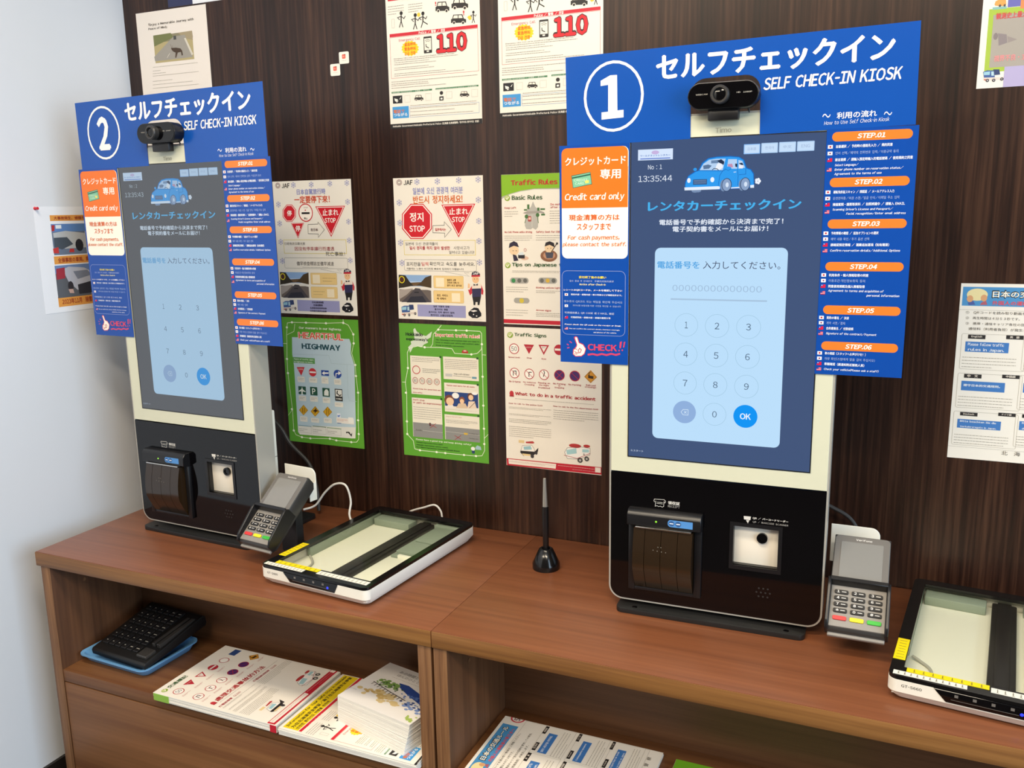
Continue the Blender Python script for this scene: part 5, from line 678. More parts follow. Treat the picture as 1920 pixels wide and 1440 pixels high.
D['steps'] = [
('R','step_title','f07c30',1,7.5,4.5,113,17.5,6.4),('T','step_title','fff2e4',4,41,7.5,78,14.5,'STEP.01','bbi'),('T','text_block','e4eaf8',4,13,22.4,88,26.8,'言語選択 / 予約時の連絡先入力 / 規約同意','b'),
('T','text_block','9cb4e4',4,13,31.6,96,36,'언어 선택/예약의 전화번호 입력/이용규약 동의',''),('T','text_block','e4eaf8',4,13,40.8,115,45.2,'語言選擇 / 請輸入預定時輸入的電話號碼 / 使用規約之同意','b'),
('T','text_block','dce4f6',4,13,48.5,45,52.9,'Select Language/','bi'),('T','text_block','dce4f6',4,13,54.7,104,59.1,'Enter phone number on reservation status/','bi'),
('T','text_block','dce4f6',4,13,60.9,76,65.3,'Agreement to the terms of use','bi'),('R','flag_picture','f4f0f0',2.5,2.5,22.1,9,27.1,0),('C','flag_picture','c02838',3,4.3,23.2,7.2,26,12),
('R','flag_picture','f4f0f0',2.5,2.5,31.3,9,36.3,0),('C','flag_picture','b03040',3,4.5,32.6,7,35,12),('C','flag_picture','2c4890',3.2,4.8,33.8,6.8,35,10),
('R','flag_picture','d02040',2.5,2.5,40.5,9,45.5,0),('R','flag_picture','24409c',3,2.5,40.5,5.8,43,0),('C','flag_picture','f4f4fa',3.4,3.4,41,4.8,42.5,10),
('R','flag_picture','e0a8b4',2.5,2.5,54.2,9,59.2,0),('R','flag_picture','c83850',3,2.5,54.2,9,55.2,0),('R','flag_picture','c83850',3,2.5,56.2,9,57.2,0),
('R','flag_picture','c83850',3,2.5,58.2,9,59.2,0),('R','flag_picture','3c4890',3.4,2.5,54.2,5.4,56.7,0),('R','step_title','f07c30',1,7.5,68.3,113,81.3,6.4),
('T','step_title','fff2e4',4,41,71.3,78,78.3,'STEP.02','bbi'),('T','text_block','e4eaf8',4,13,86.2,94,90.6,'運転免許証スキャン / 顔認証 / メールアドレス入力','b'),('T','text_block','9cb4e4',4,13,95,101,99.4,'운전면허증/여권 스캔/얼굴 인식/이메일 주소 입력',''),
('T','text_block','e4eaf8',4,13,103.8,109,108.2,'掃描駕照・護照等資料 / 拍照辨識中 / 請輸入 EMAIL','b'),('T','text_block','dce4f6',4,13,111.1,94,115.5,"Scanning Driver's License and Passport/",'bi'),
('T','text_block','dce4f6',4,32,117.3,111,121.7,'Facial recognition/Enter email address','bi'),('R','flag_picture','f4f0f0',2.5,2.5,85.9,9,90.9,0),('C','flag_picture','c02838',3,4.3,87,7.2,89.8,12),
('R','flag_picture','f4f0f0',2.5,2.5,94.7,9,99.7,0),('C','flag_picture','b03040',3,4.5,96,7,98.4,12),('C','flag_picture','2c4890',3.2,4.8,97.2,6.8,98.4,10),
('R','flag_picture','d02040',2.5,2.5,103.5,9,108.5,0),('R','flag_picture','24409c',3,2.5,103.5,5.8,106,0),('C','flag_picture','f4f4fa',3.4,3.4,104,4.8,105.5,10),
('R','flag_picture','e0a8b4',2.5,2.5,113.8,9,118.8,0),('R','flag_picture','c83850',3,2.5,113.8,9,114.8,0),('R','flag_picture','c83850',3,2.5,115.8,9,116.8,0),
('R','flag_picture','c83850',3,2.5,117.8,9,118.8,0),('R','flag_picture','3c4890',3.4,2.5,113.8,5.4,116.3,0),('R','step_title','f07c30',1,7.5,127.3,113,140.3,6.4),
('T','step_title','fff2e4',4,41,130.3,78,137.3,'STEP.03','bbi'),('T','text_block','e4eaf8',4,13,144.8,77,149.2,'予約情報の確認 / 追加オプションの選択','b'),('T','text_block','9cb4e4',4,13,153.2,65,157.6,'예약 내용 확인/추가 옵션 선택',''),
('T','text_block','e4eaf8',4,13,161.6,92,166,'請確認預定情報 / 選購追加選項（如有需要）','b'),('T','text_block','dce4f6',4,13,170,107,174.4,'Confirm reservation details/Additional Options','bi'),
('R','flag_picture','f4f0f0',2.5,2.5,144.5,9,149.5,0),('C','flag_picture','c02838',3,4.3,145.6,7.2,148.4,12),('R','flag_picture','f4f0f0',2.5,2.5,152.9,9,157.9,0),
('C','flag_picture','b03040',3,4.5,154.2,7,156.6,12),('C','flag_picture','2c4890',3.2,4.8,155.4,6.8,156.6,10),('R','flag_picture','d02040',2.5,2.5,161.3,9,166.3,0),
('R','flag_picture','24409c',3,2.5,161.3,5.8,163.8,0),('C','flag_picture','f4f4fa',3.4,3.4,161.9,4.8,163.2,10),('R','flag_picture','e0a8b4',2.5,2.5,169.7,9,174.7,0),
('R','flag_picture','c83850',3,2.5,169.7,9,170.7,0),('R','flag_picture','c83850',3,2.5,171.7,9,172.7,0),('R','flag_picture','c83850',3,2.5,173.7,9,174.7,0),
('R','flag_picture','3c4890',3.4,2.5,169.7,5.4,172.2,0),('R','step_title','f07c30',1,7.5,188.7,113,201.7,6.4),('T','step_title','fff2e4',4,41,191.7,78,198.7,'STEP.04','bbi'),
('T','text_block','e4eaf8',4,13,205.6,67,210,'利用条件・個人情報取得の同意','b'),('T','text_block','9cb4e4',4,13,213.8,63,218.2,'이용조건·개인정보취득 동의',''),('T','text_block','e4eaf8',4,13,222,63,226.4,'同意使用規範及個人情報取得','b'),
('T','text_block','dce4f6',4,13,228.7,89,233.1,'Agreement to terms and acquisition of','bi'),('T','text_block','dce4f6',4,66,234.9,110,239.3,'personal information','bi'),
('R','flag_picture','f4f0f0',2.5,2.5,205.3,9,210.3,0),('C','flag_picture','c02838',3,4.3,206.4,7.2,209.2,12),('R','flag_picture','f4f0f0',2.5,2.5,213.5,9,218.5,0),
('C','flag_picture','b03040',3,4.5,214.8,7,217.2,12),('C','flag_picture','2c4890',3.2,4.8,216,6.8,217.2,10),('R','flag_picture','d02040',2.5,2.5,221.7,9,226.7,0),
('R','flag_picture','24409c',3,2.5,221.7,5.8,224.2,0),('C','flag_picture','f4f4fa',3.4,3.4,222.2,4.8,223.6,10),('R','flag_picture','e0a8b4',2.5,2.5,231.4,9,236.4,0),
('R','flag_picture','c83850',3,2.5,231.4,9,232.4,0),('R','flag_picture','c83850',3,2.5,233.4,9,234.4,0),('R','flag_picture','c83850',3,2.5,235.4,9,236.4,0),
('R','flag_picture','3c4890',3.4,2.5,231.4,5.4,233.9,0),('R','step_title','f07c30',1,7.5,252.5,113,265.5,6.4),('T','step_title','fff2e4',4,41,255.5,78,262.5,'STEP.05','bbi'),
('T','text_block','e4eaf8',4,13,268.6,44,273,'契約の署名 / 決済','b'),('T','text_block','9cb4e4',4,13,276.5,39,280.9,'계약 서명/결제',''),('T','text_block','e4eaf8',4,13,284.4,51,288.8,'合約書簽名 / 付款結帳','b'),
('T','text_block','dce4f6',4,13,292.3,83,296.7,'Signature of the contract/Payment','bi'),('R','flag_picture','f4f0f0',2.5,2.5,268.3,9,273.3,0),('C','flag_picture','c02838',3,4.3,269.4,7.2,272.2,12),
('R','flag_picture','f4f0f0',2.5,2.5,276.2,9,281.2,0),('C','flag_picture','b03040',3,4.5,277.5,7,279.9,12),('C','flag_picture','2c4890',3.2,4.8,278.7,6.8,279.9,10),
('R','flag_picture','d02040',2.5,2.5,284.1,9,289.1,0),('R','flag_picture','24409c',3,2.5,284.1,5.8,286.6,0),('C','flag_picture','f4f4fa',3.4,3.4,284.7,4.8,286.1,10),
('R','flag_picture','e0a8b4',2.5,2.5,292,9,297,0),('R','flag_picture','c83850',3,2.5,292,9,293,0),('R','flag_picture','c83850',3,2.5,294,9,295,0),('R','flag_picture','c83850',3,2.5,296,9,297,0),
('R','flag_picture','3c4890',3.4,2.5,292,5.4,294.5,0),('R','step_title','f07c30',1,7.5,306.5,113,319.5,6.4),('T','step_title','fff2e4',4,41,309.5,78,316.5,'STEP.06','bbi'),
('T','text_block','e4eaf8',4,13,322.1,70,326.5,'車の確認（スタッフへお声がけを！）','b'),('T','text_block','9cb4e4',4,13,330.2,83,334.6,'차량 확인(스탭에게 말을 걸어 주십시오)',''),('T','text_block','e4eaf8',4,13,338.3,69,342.7,'車輛確認（請通知附近服務人員）','b'),
('T','text_block','dce4f6',4,13,346.4,89,350.8,'Check your vehicle(Please ask a staff)','bi'),('R','flag_picture','f4f0f0',2.5,2.5,321.8,9,326.8,0),('C','flag_picture','c02838',3,4.3,322.9,7.2,325.7,12),
('R','flag_picture','f4f0f0',2.5,2.5,329.9,9,334.9,0),('C','flag_picture','b03040',3,4.5,331.2,7,333.6,12),('C','flag_picture','2c4890',3.2,4.8,332.4,6.8,333.6,10),
('R','flag_picture','d02040',2.5,2.5,338,9,343,0),('R','flag_picture','24409c',3,2.5,338,5.8,340.5,0),('C','flag_picture','f4f4fa',3.4,3.4,338.6,4.8,339.9,10),
('R','flag_picture','e0a8b4',2.5,2.5,346.1,9,351.1,0),('R','flag_picture','c83850',3,2.5,346.1,9,347.1,0),('R','flag_picture','c83850',3,2.5,348.1,9,349.1,0),
('R','flag_picture','c83850',3,2.5,350.1,9,351.1,0),('R','flag_picture','3c4890',3.4,2.5,346.1,5.4,348.6,0),
]
D['screen'] = [
('R','logo_box','Ed8e8ff',1,10.9,13.6,65.6,29.8,0),('C','logo_box','Ec8b4e0',2,32.1,15.7,44.2,21.5,20),('T','logo_box','E3068b8',4,14.5,21.6,61.7,24.6,'ワールドネットレンタカー','b'),
('R','logo_box','E1c50c0',2,14.5,27,61.7,28.2,0),('R','language_button','E88b8f0',1,171.8,12.2,195.5,26.6,1),('R','language_button','Ec8e0fa',2,173,13.4,194.4,25.4,0),
('T','language_button','E9cb0d4',4,177.5,16.9,189.8,21.4,'日本語',''),('R','language_button','Eb0d0f4',1,197,11.6,220.8,26.2,1),('R','language_button','Ec8e0fa',2,198.2,12.8,219.6,25,0),
('T','language_button','E9cb0d4',4,202.8,16.4,215,20.9,'한국어',''),('R','language_button','Eb0d0f4',1,222.3,11.3,246.1,25.8,1),('R','language_button','Ec8e0fa',2,223.5,12.5,244.9,24.6,0),
('T','language_button','E9cb0d4',4,228.2,16,240.2,20.5,'中文',''),('R','language_button','Eb0d0f4',1,247.6,11.4,271.7,25.4,1),('R','language_button','Ec8e0fa',2,248.7,12.6,270.6,24.2,0),
('T','language_button','E9cb0d4',4,253.7,15.9,265.6,20.3,'ENG',''),('P','car_picture','E1468c0',1.2,[84.8,70,85.6,64,89.8,55.2,100.3,48.8,104.8,47.9,110.6,36.5,119.5,30.2,132.9,28.2,152.2,28.1,165.5,29.8,172.9,34.4,177.4,46.2,183.6,48.6,187.9,55.2,189.1,72.7,181.7,76.2,137.3,77.3,85.6,74.5]),
('P','car_picture','E2f9cf0',1.6,[85.8,70,86.9,64.1,90.7,56.1,101.1,49.9,106.4,48.2,111.4,38,119.8,31.4,133,29.4,152.2,29.3,165.2,30.9,171.8,35.1,176,47,182.5,49.5,186.8,55.9,188,72.4,181.6,74.7,137.3,75.8,86.5,73.4]),
('P','car_picture','Eb8d4f4',2,[107.1,47.5,112.9,38.1,121.1,32.8,133,31.5,145.7,31.9,141.7,48.6]),('P','car_picture','Eb8d4f4',2,[148,46.7,149.4,32.8,162.4,33.3,163.1,47.2]),
('P','car_picture','Eb8d4f4',2,[164.9,47.2,164.5,34.4,170.1,36,174.5,46.1]),('P','car_picture','E20304c',3,[133.1,34.7,139,32.4,143.9,36.3,143,40.9,136.2,37.4]),
('P','car_picture','Ef0f4fc',2.6,[134,38.1,139.9,38.7,142.3,44.3,137.2,48.1,130.8,47.8,131.8,42.4]),('P','car_picture','E5c789c',3,[112.3,41,119.8,39.5,125.1,41.5,121.4,45.8,113.1,46.2]),
('P','car_picture','E6c8ab0',2.8,[124.1,33.8,135.3,33.3,134.7,38.1,124.2,38.2]),('L','car_picture','E20304c',3,1,[126,47.7,128.9,45.7,133.4,46.5,135.7,48.5]),
('P','car_picture','Ec490b0',3,[148.9,40.1,155.5,39.6,157.1,44.8,149.8,45.5]),('P','car_picture','E20304c',3,[159.9,39.7,163.2,39.9,163,45,160.4,44.1]),
('P','car_picture','E20304c',3,[165.1,39.2,170.2,38.7,172.5,42.4,168.8,41.8]),('P','car_picture','Ef0f0f8',2.8,[165.9,41.7,171.7,42.3,171.2,47.1,165.8,46.9]),
('L','car_picture','E1458a8',2.6,0.7,[106.4,48.2,141.7,49.7,148,46.7]),('L','car_picture','E1458a8',2.6,0.6,[141.7,49.7,137.5,56.6,135.7,72.8]),('L','car_picture','E1458a8',2.6,0.6,[163.6,47.2,164.9,57.4,164.7,72.1]),
('L','car_picture','E1458a8',2.6,0.6,[175.6,47.3,175.9,55.6,166.3,56]),('C','car_picture','Ef0f6ff',3,88.4,58.7,93.8,66.1,20),('C','car_picture','Ef0f6ff',3,123.7,58.4,129.7,66,20),
('R','car_picture','E385a88',3,97.5,61.1,118.7,69.1,0),('L','car_picture','E90a8c8',3.4,0.5,[98.8,62.9,117.4,62.8]),('L','car_picture','E90a8c8',3.4,0.5,[98.9,64.8,117.4,64.8]),
('L','car_picture','E90a8c8',3.4,0.5,[98.9,66.8,117.5,66.7]),('C','car_picture','E2f9cf0',2,97.4,43.9,103,48.6,20),('C','car_picture','E2f9cf0',3,145,43.5,154.6,49.4,20),
('L','car_picture','E1458a8',3.4,0.5,[145.1,46.6,149.9,49.4,154.6,46.9]),('L','car_picture','Ed8e8fc',3,1,[158.1,52.1,161.8,51.8]),('P','car_picture','Ee8f2ff',2.8,[84.4,72.7,135.7,72.1,138.4,72.9,138.1,76.6,84.8,77.1]),
('P','car_picture','Ee8f2ff',2.8,[153.6,74.5,166.9,73.9,167.7,75.7,153.7,76]),('P','car_picture','Ee8f2ff',2.8,[183,71.9,188.5,71.3,188.7,75.7,183.4,75.8]),
('C','car_picture','E7890b4',1.9,138.5,62.5,148.6,80,20),('C','car_picture','E2c4064',3,140.9,60.5,155.8,80.4,20),('C','car_picture','E8ca4c8',3.3,141.8,61.5,154.8,79.5,20),
('C','car_picture','Ed8e6f8',3.6,146.7,66.9,151.4,74.1,20),('C','car_picture','E7890b4',1.9,166,62.3,175.9,79.6,20),('C','car_picture','E2c4064',3,168.2,60.3,183,80.1,20),
('C','car_picture','E8ca4c8',3.3,169.2,61.2,182.1,79.2,20),('C','car_picture','Ed8e6f8',3.6,174,66.6,178.7,73.8,20),('C','car_picture','E7890b4',1,95.4,75.1,106.6,80.8,20),
('C','car_picture','E7890b4',1.1,100.9,75.5,110.2,80.5,20),('C','car_picture','Ef0f4ff',2,194.6,64,198.5,68.5,10),('C','car_picture','Ef0f4ff',2,192.9,66.5,196.8,70.9,10),
('C','car_picture','Ef0f4ff',2,190,65.4,193.9,69.9,10),('C','car_picture','Ef0f4ff',2,189.8,62.3,193.8,66.8,10),('C','car_picture','Ef0f4ff',2,192.7,61.5,196.7,65.9,10),
('T','heading','E48b4f0',4,27.5,92.7,257.5,108.5,'レンタカーチェックイン','bb'),('T','heading','Ee8f0fc',4,46.2,121.4,232.9,128.9,'電話番号で予約確認から決済まで完了！','b'),('T','heading','Ee8f0fc',4,67.3,132,211.7,139.6,'電子契約書をメールにお届け！','b'),
('T','heading','Ed0dcec',4,4.2,496.8,25.2,500.2,'0.スタート',''),('R','keypad_panel','Ebcdffb',1,40,164.5,241.5,474,9),('T','keypad_panel','E58a8e4',4,44,185.3,110.7,196.9,'電話番号を','b'),
('T','keypad_panel','E383c58',4,115.9,184.9,231.4,196.9,'入力してください。',''),
]
D['screen_one'] = [
('T','clock_text','Ee8f0fc',4,27.1,37.2,49.2,44,'No : 1',''),('T','clock_text','Ee8f0fc',4,11.7,53.4,65.2,62.6,'13:35:44',''),('T','keypad_panel','Ea0bcd8',4,68.8,223.1,205.7,231.2,'00000000000000',''),
('R','keypad_panel','Ea8c4de',2,66.3,246.1,214,243.7,0),
]
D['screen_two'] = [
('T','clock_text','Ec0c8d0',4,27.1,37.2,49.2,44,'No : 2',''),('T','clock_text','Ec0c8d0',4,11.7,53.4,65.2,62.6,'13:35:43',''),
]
D['marks'] = [
('L','printed_mark','d8d4cc',1,0.7,[45.3,-197.6,44.2,-200.4,45,-202.9,61.7,-203.5,63.7,-201.2,63.2,-198.3,61.5,-198.1]),('L','printed_mark','d8d4cc',1,0.7,[47.4,-200,46.5,-190.6,49.6,-191.7,52.3,-190.6,55.3,-191.7,58.1,-190.3,60.8,-191.6,61.2,-200.6]),
('L','printed_mark','d8d4cc',1,0.6,[49.5,-198.1,59.1,-198.2]),('L','printed_mark','d8d4cc',1,0.6,[48.9,-195.9,59.1,-195.9]),('T','printed_mark','e0dcd4',1,67.9,-202.2,87.7,-196.3,'領収証','b'),
('T','printed_mark','a8a49e',1,68,-195.1,87.5,-191.3,'RECEIPT',''),('P','printed_mark','d8d4cc',1,[191,-190.8,202.4,-191.1,201.6,-185.1,191.7,-185.2]),
('P','printed_mark','d8d4cc',1,[194.8,-184.2,200.1,-184.6,197.9,-179]),('T','printed_mark','e0dcd4',1,205,-190.5,259.7,-187.5,'QR / バーコードリーダー','b'),('T','printed_mark','a8a49e',1,205.3,-184.7,260,-180.9,'QR / BARCODE SCANNER',''),
]
for _L in list(D.values()):          # outline every character once, while the scene is still small
    for _e in _L:
        if _e[0] == 'T': glyphs(_e[8])
# ------------------------------------------------------------------ the setting
def wallbox(name, b, m): return struct(MB().box(*b).obj(name, m, smooth=None))
wallbox('wall_back', (-1.80, 0.0, 0.0, 2.2, 0.1, 2.6), M_WALLWOOD)
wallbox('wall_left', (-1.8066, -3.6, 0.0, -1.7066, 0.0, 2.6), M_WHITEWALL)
wallbox('floor', (-1.8066, -3.6, -0.05, 2.2, 0.1, 0.0), M_FLOOR)
wallbox('ceiling', (-1.8066, -3.6, 2.6, 2.2, 0.1, 2.65), M_CEIL)
wallbox('baseboard_left', (-1.7066, -3.6, 0.0, -1.6986, -0.001, 0.059), M_BASEB)
# ------------------------------------------------------------------ cabinets
def cabinet(label, x0, x1, over_l, seam_r):
    t = thing('low_cabinet', label, 'cabinet', ((x0 + x1) / 2, -0.23, 0.0), 0, 'low wooden cabinets'); ox, oy = (x0 + x1) / 2, -0.23
    B = lambda n, b, m, bev=0.0008: MB().box(b[0] - ox, b[1] - oy, b[2], b[3] - ox, b[4] - oy, b[5], bev).obj(n, m, t)
    tp = MB(); tp.box(x0 - ox, -0.4645 - oy, 0.570, x1 - ox, -0.002 - oy, 0.600, 0.0015); tp = tp.obj('top_panel', [M_TOP], t)
    MB().box(x0 + .0008 - ox, -0.4662 - oy, 0.5702, x1 - .0008 - ox, -0.4645 - oy, 0.5992, 0.0005).obj('edge_band', M_EDGE, tp)
    a, b = x0 + over_l, x1 - seam_r
    for q in (a, b - 0.025):
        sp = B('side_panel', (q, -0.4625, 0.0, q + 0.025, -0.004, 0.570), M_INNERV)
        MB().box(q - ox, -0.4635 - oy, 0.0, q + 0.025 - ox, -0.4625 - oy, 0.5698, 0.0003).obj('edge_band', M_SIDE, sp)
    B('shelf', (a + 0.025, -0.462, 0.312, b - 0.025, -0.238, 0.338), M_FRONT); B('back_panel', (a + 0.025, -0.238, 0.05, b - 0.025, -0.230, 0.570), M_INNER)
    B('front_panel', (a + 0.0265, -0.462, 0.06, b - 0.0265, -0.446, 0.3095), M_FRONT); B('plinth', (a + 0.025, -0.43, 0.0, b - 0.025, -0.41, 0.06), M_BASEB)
    for xx in (a + 0.025, b - 0.025):
        MB().lathe([(0.004, 0), (0.004, 0.001)], 14, Matrix.Translation((xx - ox + (0 if xx < ox else -0.001), -0.385 - oy, 0.512)) @ Matrix.Rotation(math.pi / 2, 4, 'Y')).obj('screw_cap', M_SIDE, t)
    return t
cabinet('wooden cabinet under the kiosk marked 2, leaflets and a blue tray on its shelf', -1.612, -0.67245, 0.0105, 0.003)
cabinet('wooden cabinet under the kiosk marked 1, blue headed leaflets on its shelf', -0.67235, 0.55, 0.002, 0.01)
# ------------------------------------------------------------------ kiosks
def ly(poly): return poly
def kiosk(tag_no, label, ox, oy, yaw, screen_keys, cmap, bgcol):
    """local frame: x from the screen's left edge minus the middle, y into the wall, z up from the counter"""
    c, s_ = math.cos(yaw), math.sin(yaw); mx = 0.1425
    t = thing('check_in_kiosk', label, 'kiosk', (ox + mx * c, oy + mx * s_, 0.600), yaw, 'self check-in kiosks')
    X = lambda v: v / 1000.0 - mx
    Z = lambda v: v / 1000.0
    out = rrect(X(-33), Z(16), X(317.5), Z(818), 0.024, 8); inn = rrect(X(-30), Z(19), X(314.5), Z(815), 0.0215, 8)
    b = MB(); b.ringprism(out, inn, 0.0, 0.05, 'y'); b.box(X(-32), 0.0465, Z(40), X(316.5), 0.0495, Z(794)); body = b.obj('body', M_ALU, t)
    b = MB(); b.prism(rrect(X(-30), Z(245.5), X(314.5), Z(815), 0.0215, 8, (1, 1, 0, 0)), -0.0008, 0.003, 'y', 0.0006, 1); b.obj('front_panel', M_IVORY, t)
    b = MB(); y0, y1 = -0.0006, 0.003
    b.prism(rrect(X(-30), Z(19), X(176), Z(243.5), 0.0215, 8, (0, 0, 1, 0)), y0, y1, 'y'); b.prism(rrect(X(246), Z(19), X(314.5), Z(243.5), 0.0215, 8, (0, 0, 0, 1)), y0, y1, 'y')
    b.box(X(176), y0, Z(173), X(246), y1, Z(243.5)); b.box(X(176), y0, Z(19), X(246), y1, Z(106)); lower = b.obj('lower_panel', M_BLACKG, t)
    mk = printing(t, D['marks'], 0, 0, 0.0007, 0.0)
    for m in mk: m.location = (-mx, 0, 0)
    # display
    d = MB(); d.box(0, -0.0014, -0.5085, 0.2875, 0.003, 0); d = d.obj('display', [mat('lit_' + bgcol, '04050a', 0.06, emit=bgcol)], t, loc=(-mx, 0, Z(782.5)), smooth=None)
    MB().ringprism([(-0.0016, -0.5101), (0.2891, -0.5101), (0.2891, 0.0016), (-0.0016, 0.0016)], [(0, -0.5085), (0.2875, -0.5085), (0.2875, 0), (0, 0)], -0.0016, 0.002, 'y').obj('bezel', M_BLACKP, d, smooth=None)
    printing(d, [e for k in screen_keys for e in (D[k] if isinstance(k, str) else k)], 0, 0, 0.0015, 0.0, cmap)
    # scanner window
    w = MB(); w.ringprism([(X(170), Z(99)), (X(252), Z(99)), (X(252), Z(179)), (X(170), Z(179))], [(X(176), Z(106)), (X(246), Z(106)), (X(246), Z(173)), (X(176), Z(173))], -0.002, 0.022, 'y')
    w = w.obj('scanner_window', M_BLACKP, t)
    MB().box(X(174), 0.012, Z(104), X(248), 0.016, Z(175), 0.0006).obj('reflector', mat('white_reflector', 'f0e8d8', 0.4), w)
    MB().lathe([(0.0085, 0), (0.0085, 0.005), (0.0055, 0.005), (0.0055, 0.003)], 20, Matrix.Translation((X(220), 0.012, Z(153))) @ Matrix.Rotation(math.pi / 2, 4, 'X')).obj('lens', M_BLACKG, w)
    # receipt printer
    p = MB(); p.prism([(-0.017, Z(181)), (-0.019, Z(178)), (-0.019, Z(160)), (-0.006, Z(157)), (0.002, Z(157)), (0.002, Z(186)), (-0.012, Z(186))], X(3), X(126), 'x', 0.0008, 1)
    p.box(X(3), -0.007, Z(40), X(14), 0.002, Z(157), 0.001); p.box(X(114), -0.007, Z(40), X(126), 0.002, Z(157), 0.001); p.box(X(3), -0.006, Z(40), X(126), 0.002, Z(46), 0.001)
    p = p.obj('receipt_printer', M_BLACKP, t)
    arc = [(-0.019 - 0.009 * math.sin(math.pi * i / 14) + 0.012 * max(0, i - 9) / 5.0, Z(156 - 109 * i / 14)) for i in range(15)]
    cv = MB()
    for a0, a1 in ((15, 34.2), (35, 61.6), (62.4, 89), (89.8, 113)): cv.prism(arc + [(0.001, Z(47)), (0.001, Z(156))], X(a0), X(a1), 'x')
    cv.obj('paper_cover', M_SMOKE, p)
    MB().box(X(18), -0.0225, Z(157.2), X(111), -0.012, Z(159.4), 0.0005).obj('cutter_bar', M_CHROME, p)
    lb = Ink(0, 0, 0, None); lb.face(rrect(72, -176, 113, -164, 5, 6, (0, 1, 1, 0)), '4f8ccc', 1, 0.019); lb.face(ell(73.5, -174.5, 83, -165.5), '2c5890', 2, 0.019); lb.face(ell(84.5, -174.5, 94, -165.5), '2c5890', 2, 0.019)
    lb.face([(75, -170.8), (81.5, -170.8), (81.5, -169.2), (75, -169.2)], 'e8eef8', 3, 0.019); lb.face([(86, -170.8), (92.5, -170.8), (92.5, -169.2), (86, -169.2)], 'e8eef8', 3, 0.019)
    lb.obj('button_label', p).location = (-mx, 0, 0)
    MB().lathe([(0.0017, 0), (0.0012, 0.001)], 12, Matrix.Translation((X(52.5), -0.019, Z(170))) @ Matrix.Rotation(math.pi / 2, 4, 'X')).obj('status_lamp', M_GREENLED, p)
    cm = Ink(0, 0, 0, None)
    for x, z in ((58, 129), (63, 129), (50, 123), (57, 122), (64, 121.5), (71, 121)): cm.face(ell(x - .8, -z - .8, x + .8, -z + .8, 10), '8a867c', 1, 0.0265)
    cm.obj('cover_mark', p).location = (-mx, 0, 0)
    # speaker grille, base plate, rear parts
    sp = Ink(0, 0, 0, None)
    for r_, (n, xa) in enumerate(((3, 219), (4, 215.5), (3, 219))):
        for i in range(n): sp.face(ell(xa + i * 7 - 1.6, -(71 - r_ * 7) - 1.6, xa + i * 7 + 1.6, -(71 - r_ * 7) + 1.6, 12), '2a2625', 1, 0.0007)
    sp.obj('speaker_grille', t).location = (-mx, 0, 0)
    bp = MB(); bp.prism(rrect(X(-16), -0.021, X(294), 0.200, 0.012), 0.0, 0.009, 'z', 0.001, 2)
    bp = bp.obj('base_plate', M_BLACKM, t)
    for x in (16, 265): MB().lathe([(0.0045, 0.0088), (0.0045, 0.0092)], 16, Matrix.Translation((X(x), -0.011, 0))).obj('screw_hole', M_BLACKG, bp)
    st = MB(); st.box(X(60), 0.10, 0.009, X(220), 0.14, 0.33, 0.003); st.box(X(60), 0.05, 0.25, X(220), 0.10, 0.33, 0.002); st.obj('stand_post', M_BLACKM, t)
    rb = MB(); rb.box(X(40), 0.05, Z(30), X(295), 0.084, Z(277), 0.004, 3); rb = rb.obj('rear_box', M_WHITEP, t)
    MB().box(X(40) - .0002, 0.052, Z(176), X(295) + .0002, 0.0842, Z(177)).obj('seam', M_BLACKP, rb)
    return t
K1 = dict(ox=-0.3964, oy=-0.2631, yaw=0.0255); K2 = dict(ox=-1.4853, oy=-0.2623, yaw=-0.0485)
def screen_keys_one():
    L = []
    for r_, row in enumerate((('1', '2', '3'), ('4', '5', '6'), ('7', '8', '9'), (None, '0', None))):
        for c_, ch in enumerate(row):
            x = (92, 140, 188)[c_]; y = (285.5, 332.3, 379.2, 427.2)[r_]
            if ch: L.append(('K', 'number_button', 'E9fc4dc', 2, x - 18.5, y - 18.5, x + 18.5, y + 18.5, .6)); L.append(('T', 'number_button', 'E4a6078', 3, x - (2.4 if ch == '1' else 3.6), y - 5.2, x + (2.4 if ch == '1' else 3.6), y + 5.2, ch, ''))
    return L + ok_keys()
def ok_keys():
    return [('C', 'delete_button', 'E90b0dc', 2, 73.5, 408.5, 110.5, 445.5, 32), ('L', 'delete_button', 'Ed8ecfc', 3, .8, [86.5, 427.2, 90, 422.8, 98, 422.8, 98, 431.6, 90, 431.6, 86.5, 427.2]), ('L', 'delete_button', 'Ed8ecfc', 3, .8, [91.5, 425.2, 95.5, 429.2]), ('L', 'delete_button', 'Ed8ecfc', 3, .8, [95.5, 425.2, 91.5, 429.2]),
            ('C', 'ok_button', 'E0a94f4', 2, 169.5, 408.5, 206.5, 445.5, 32), ('T', 'ok_button', 'Ee8f4ff', 3, 179.5, 422.2, 196.5, 432.2, 'OK', 'b')]
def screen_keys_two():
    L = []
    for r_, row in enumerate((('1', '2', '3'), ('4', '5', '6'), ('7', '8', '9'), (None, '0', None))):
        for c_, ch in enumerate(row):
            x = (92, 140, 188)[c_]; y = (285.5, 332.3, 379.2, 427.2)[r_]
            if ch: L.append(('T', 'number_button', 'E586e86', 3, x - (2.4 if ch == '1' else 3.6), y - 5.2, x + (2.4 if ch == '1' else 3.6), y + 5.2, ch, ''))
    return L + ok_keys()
def painted_haze(c):  # viewing-angle haze and reflection of the second screen, painted into its lit colours
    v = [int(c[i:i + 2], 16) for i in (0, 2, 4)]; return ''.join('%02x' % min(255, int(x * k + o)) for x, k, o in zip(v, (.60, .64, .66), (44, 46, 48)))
kiosk(1, 'check-in kiosk with lit blue screen reading 13:35:44, under the sign numbered 1', **K1, screen_keys=['screen', 'screen_one', screen_keys_one()], cmap=None, bgcol='42557a')
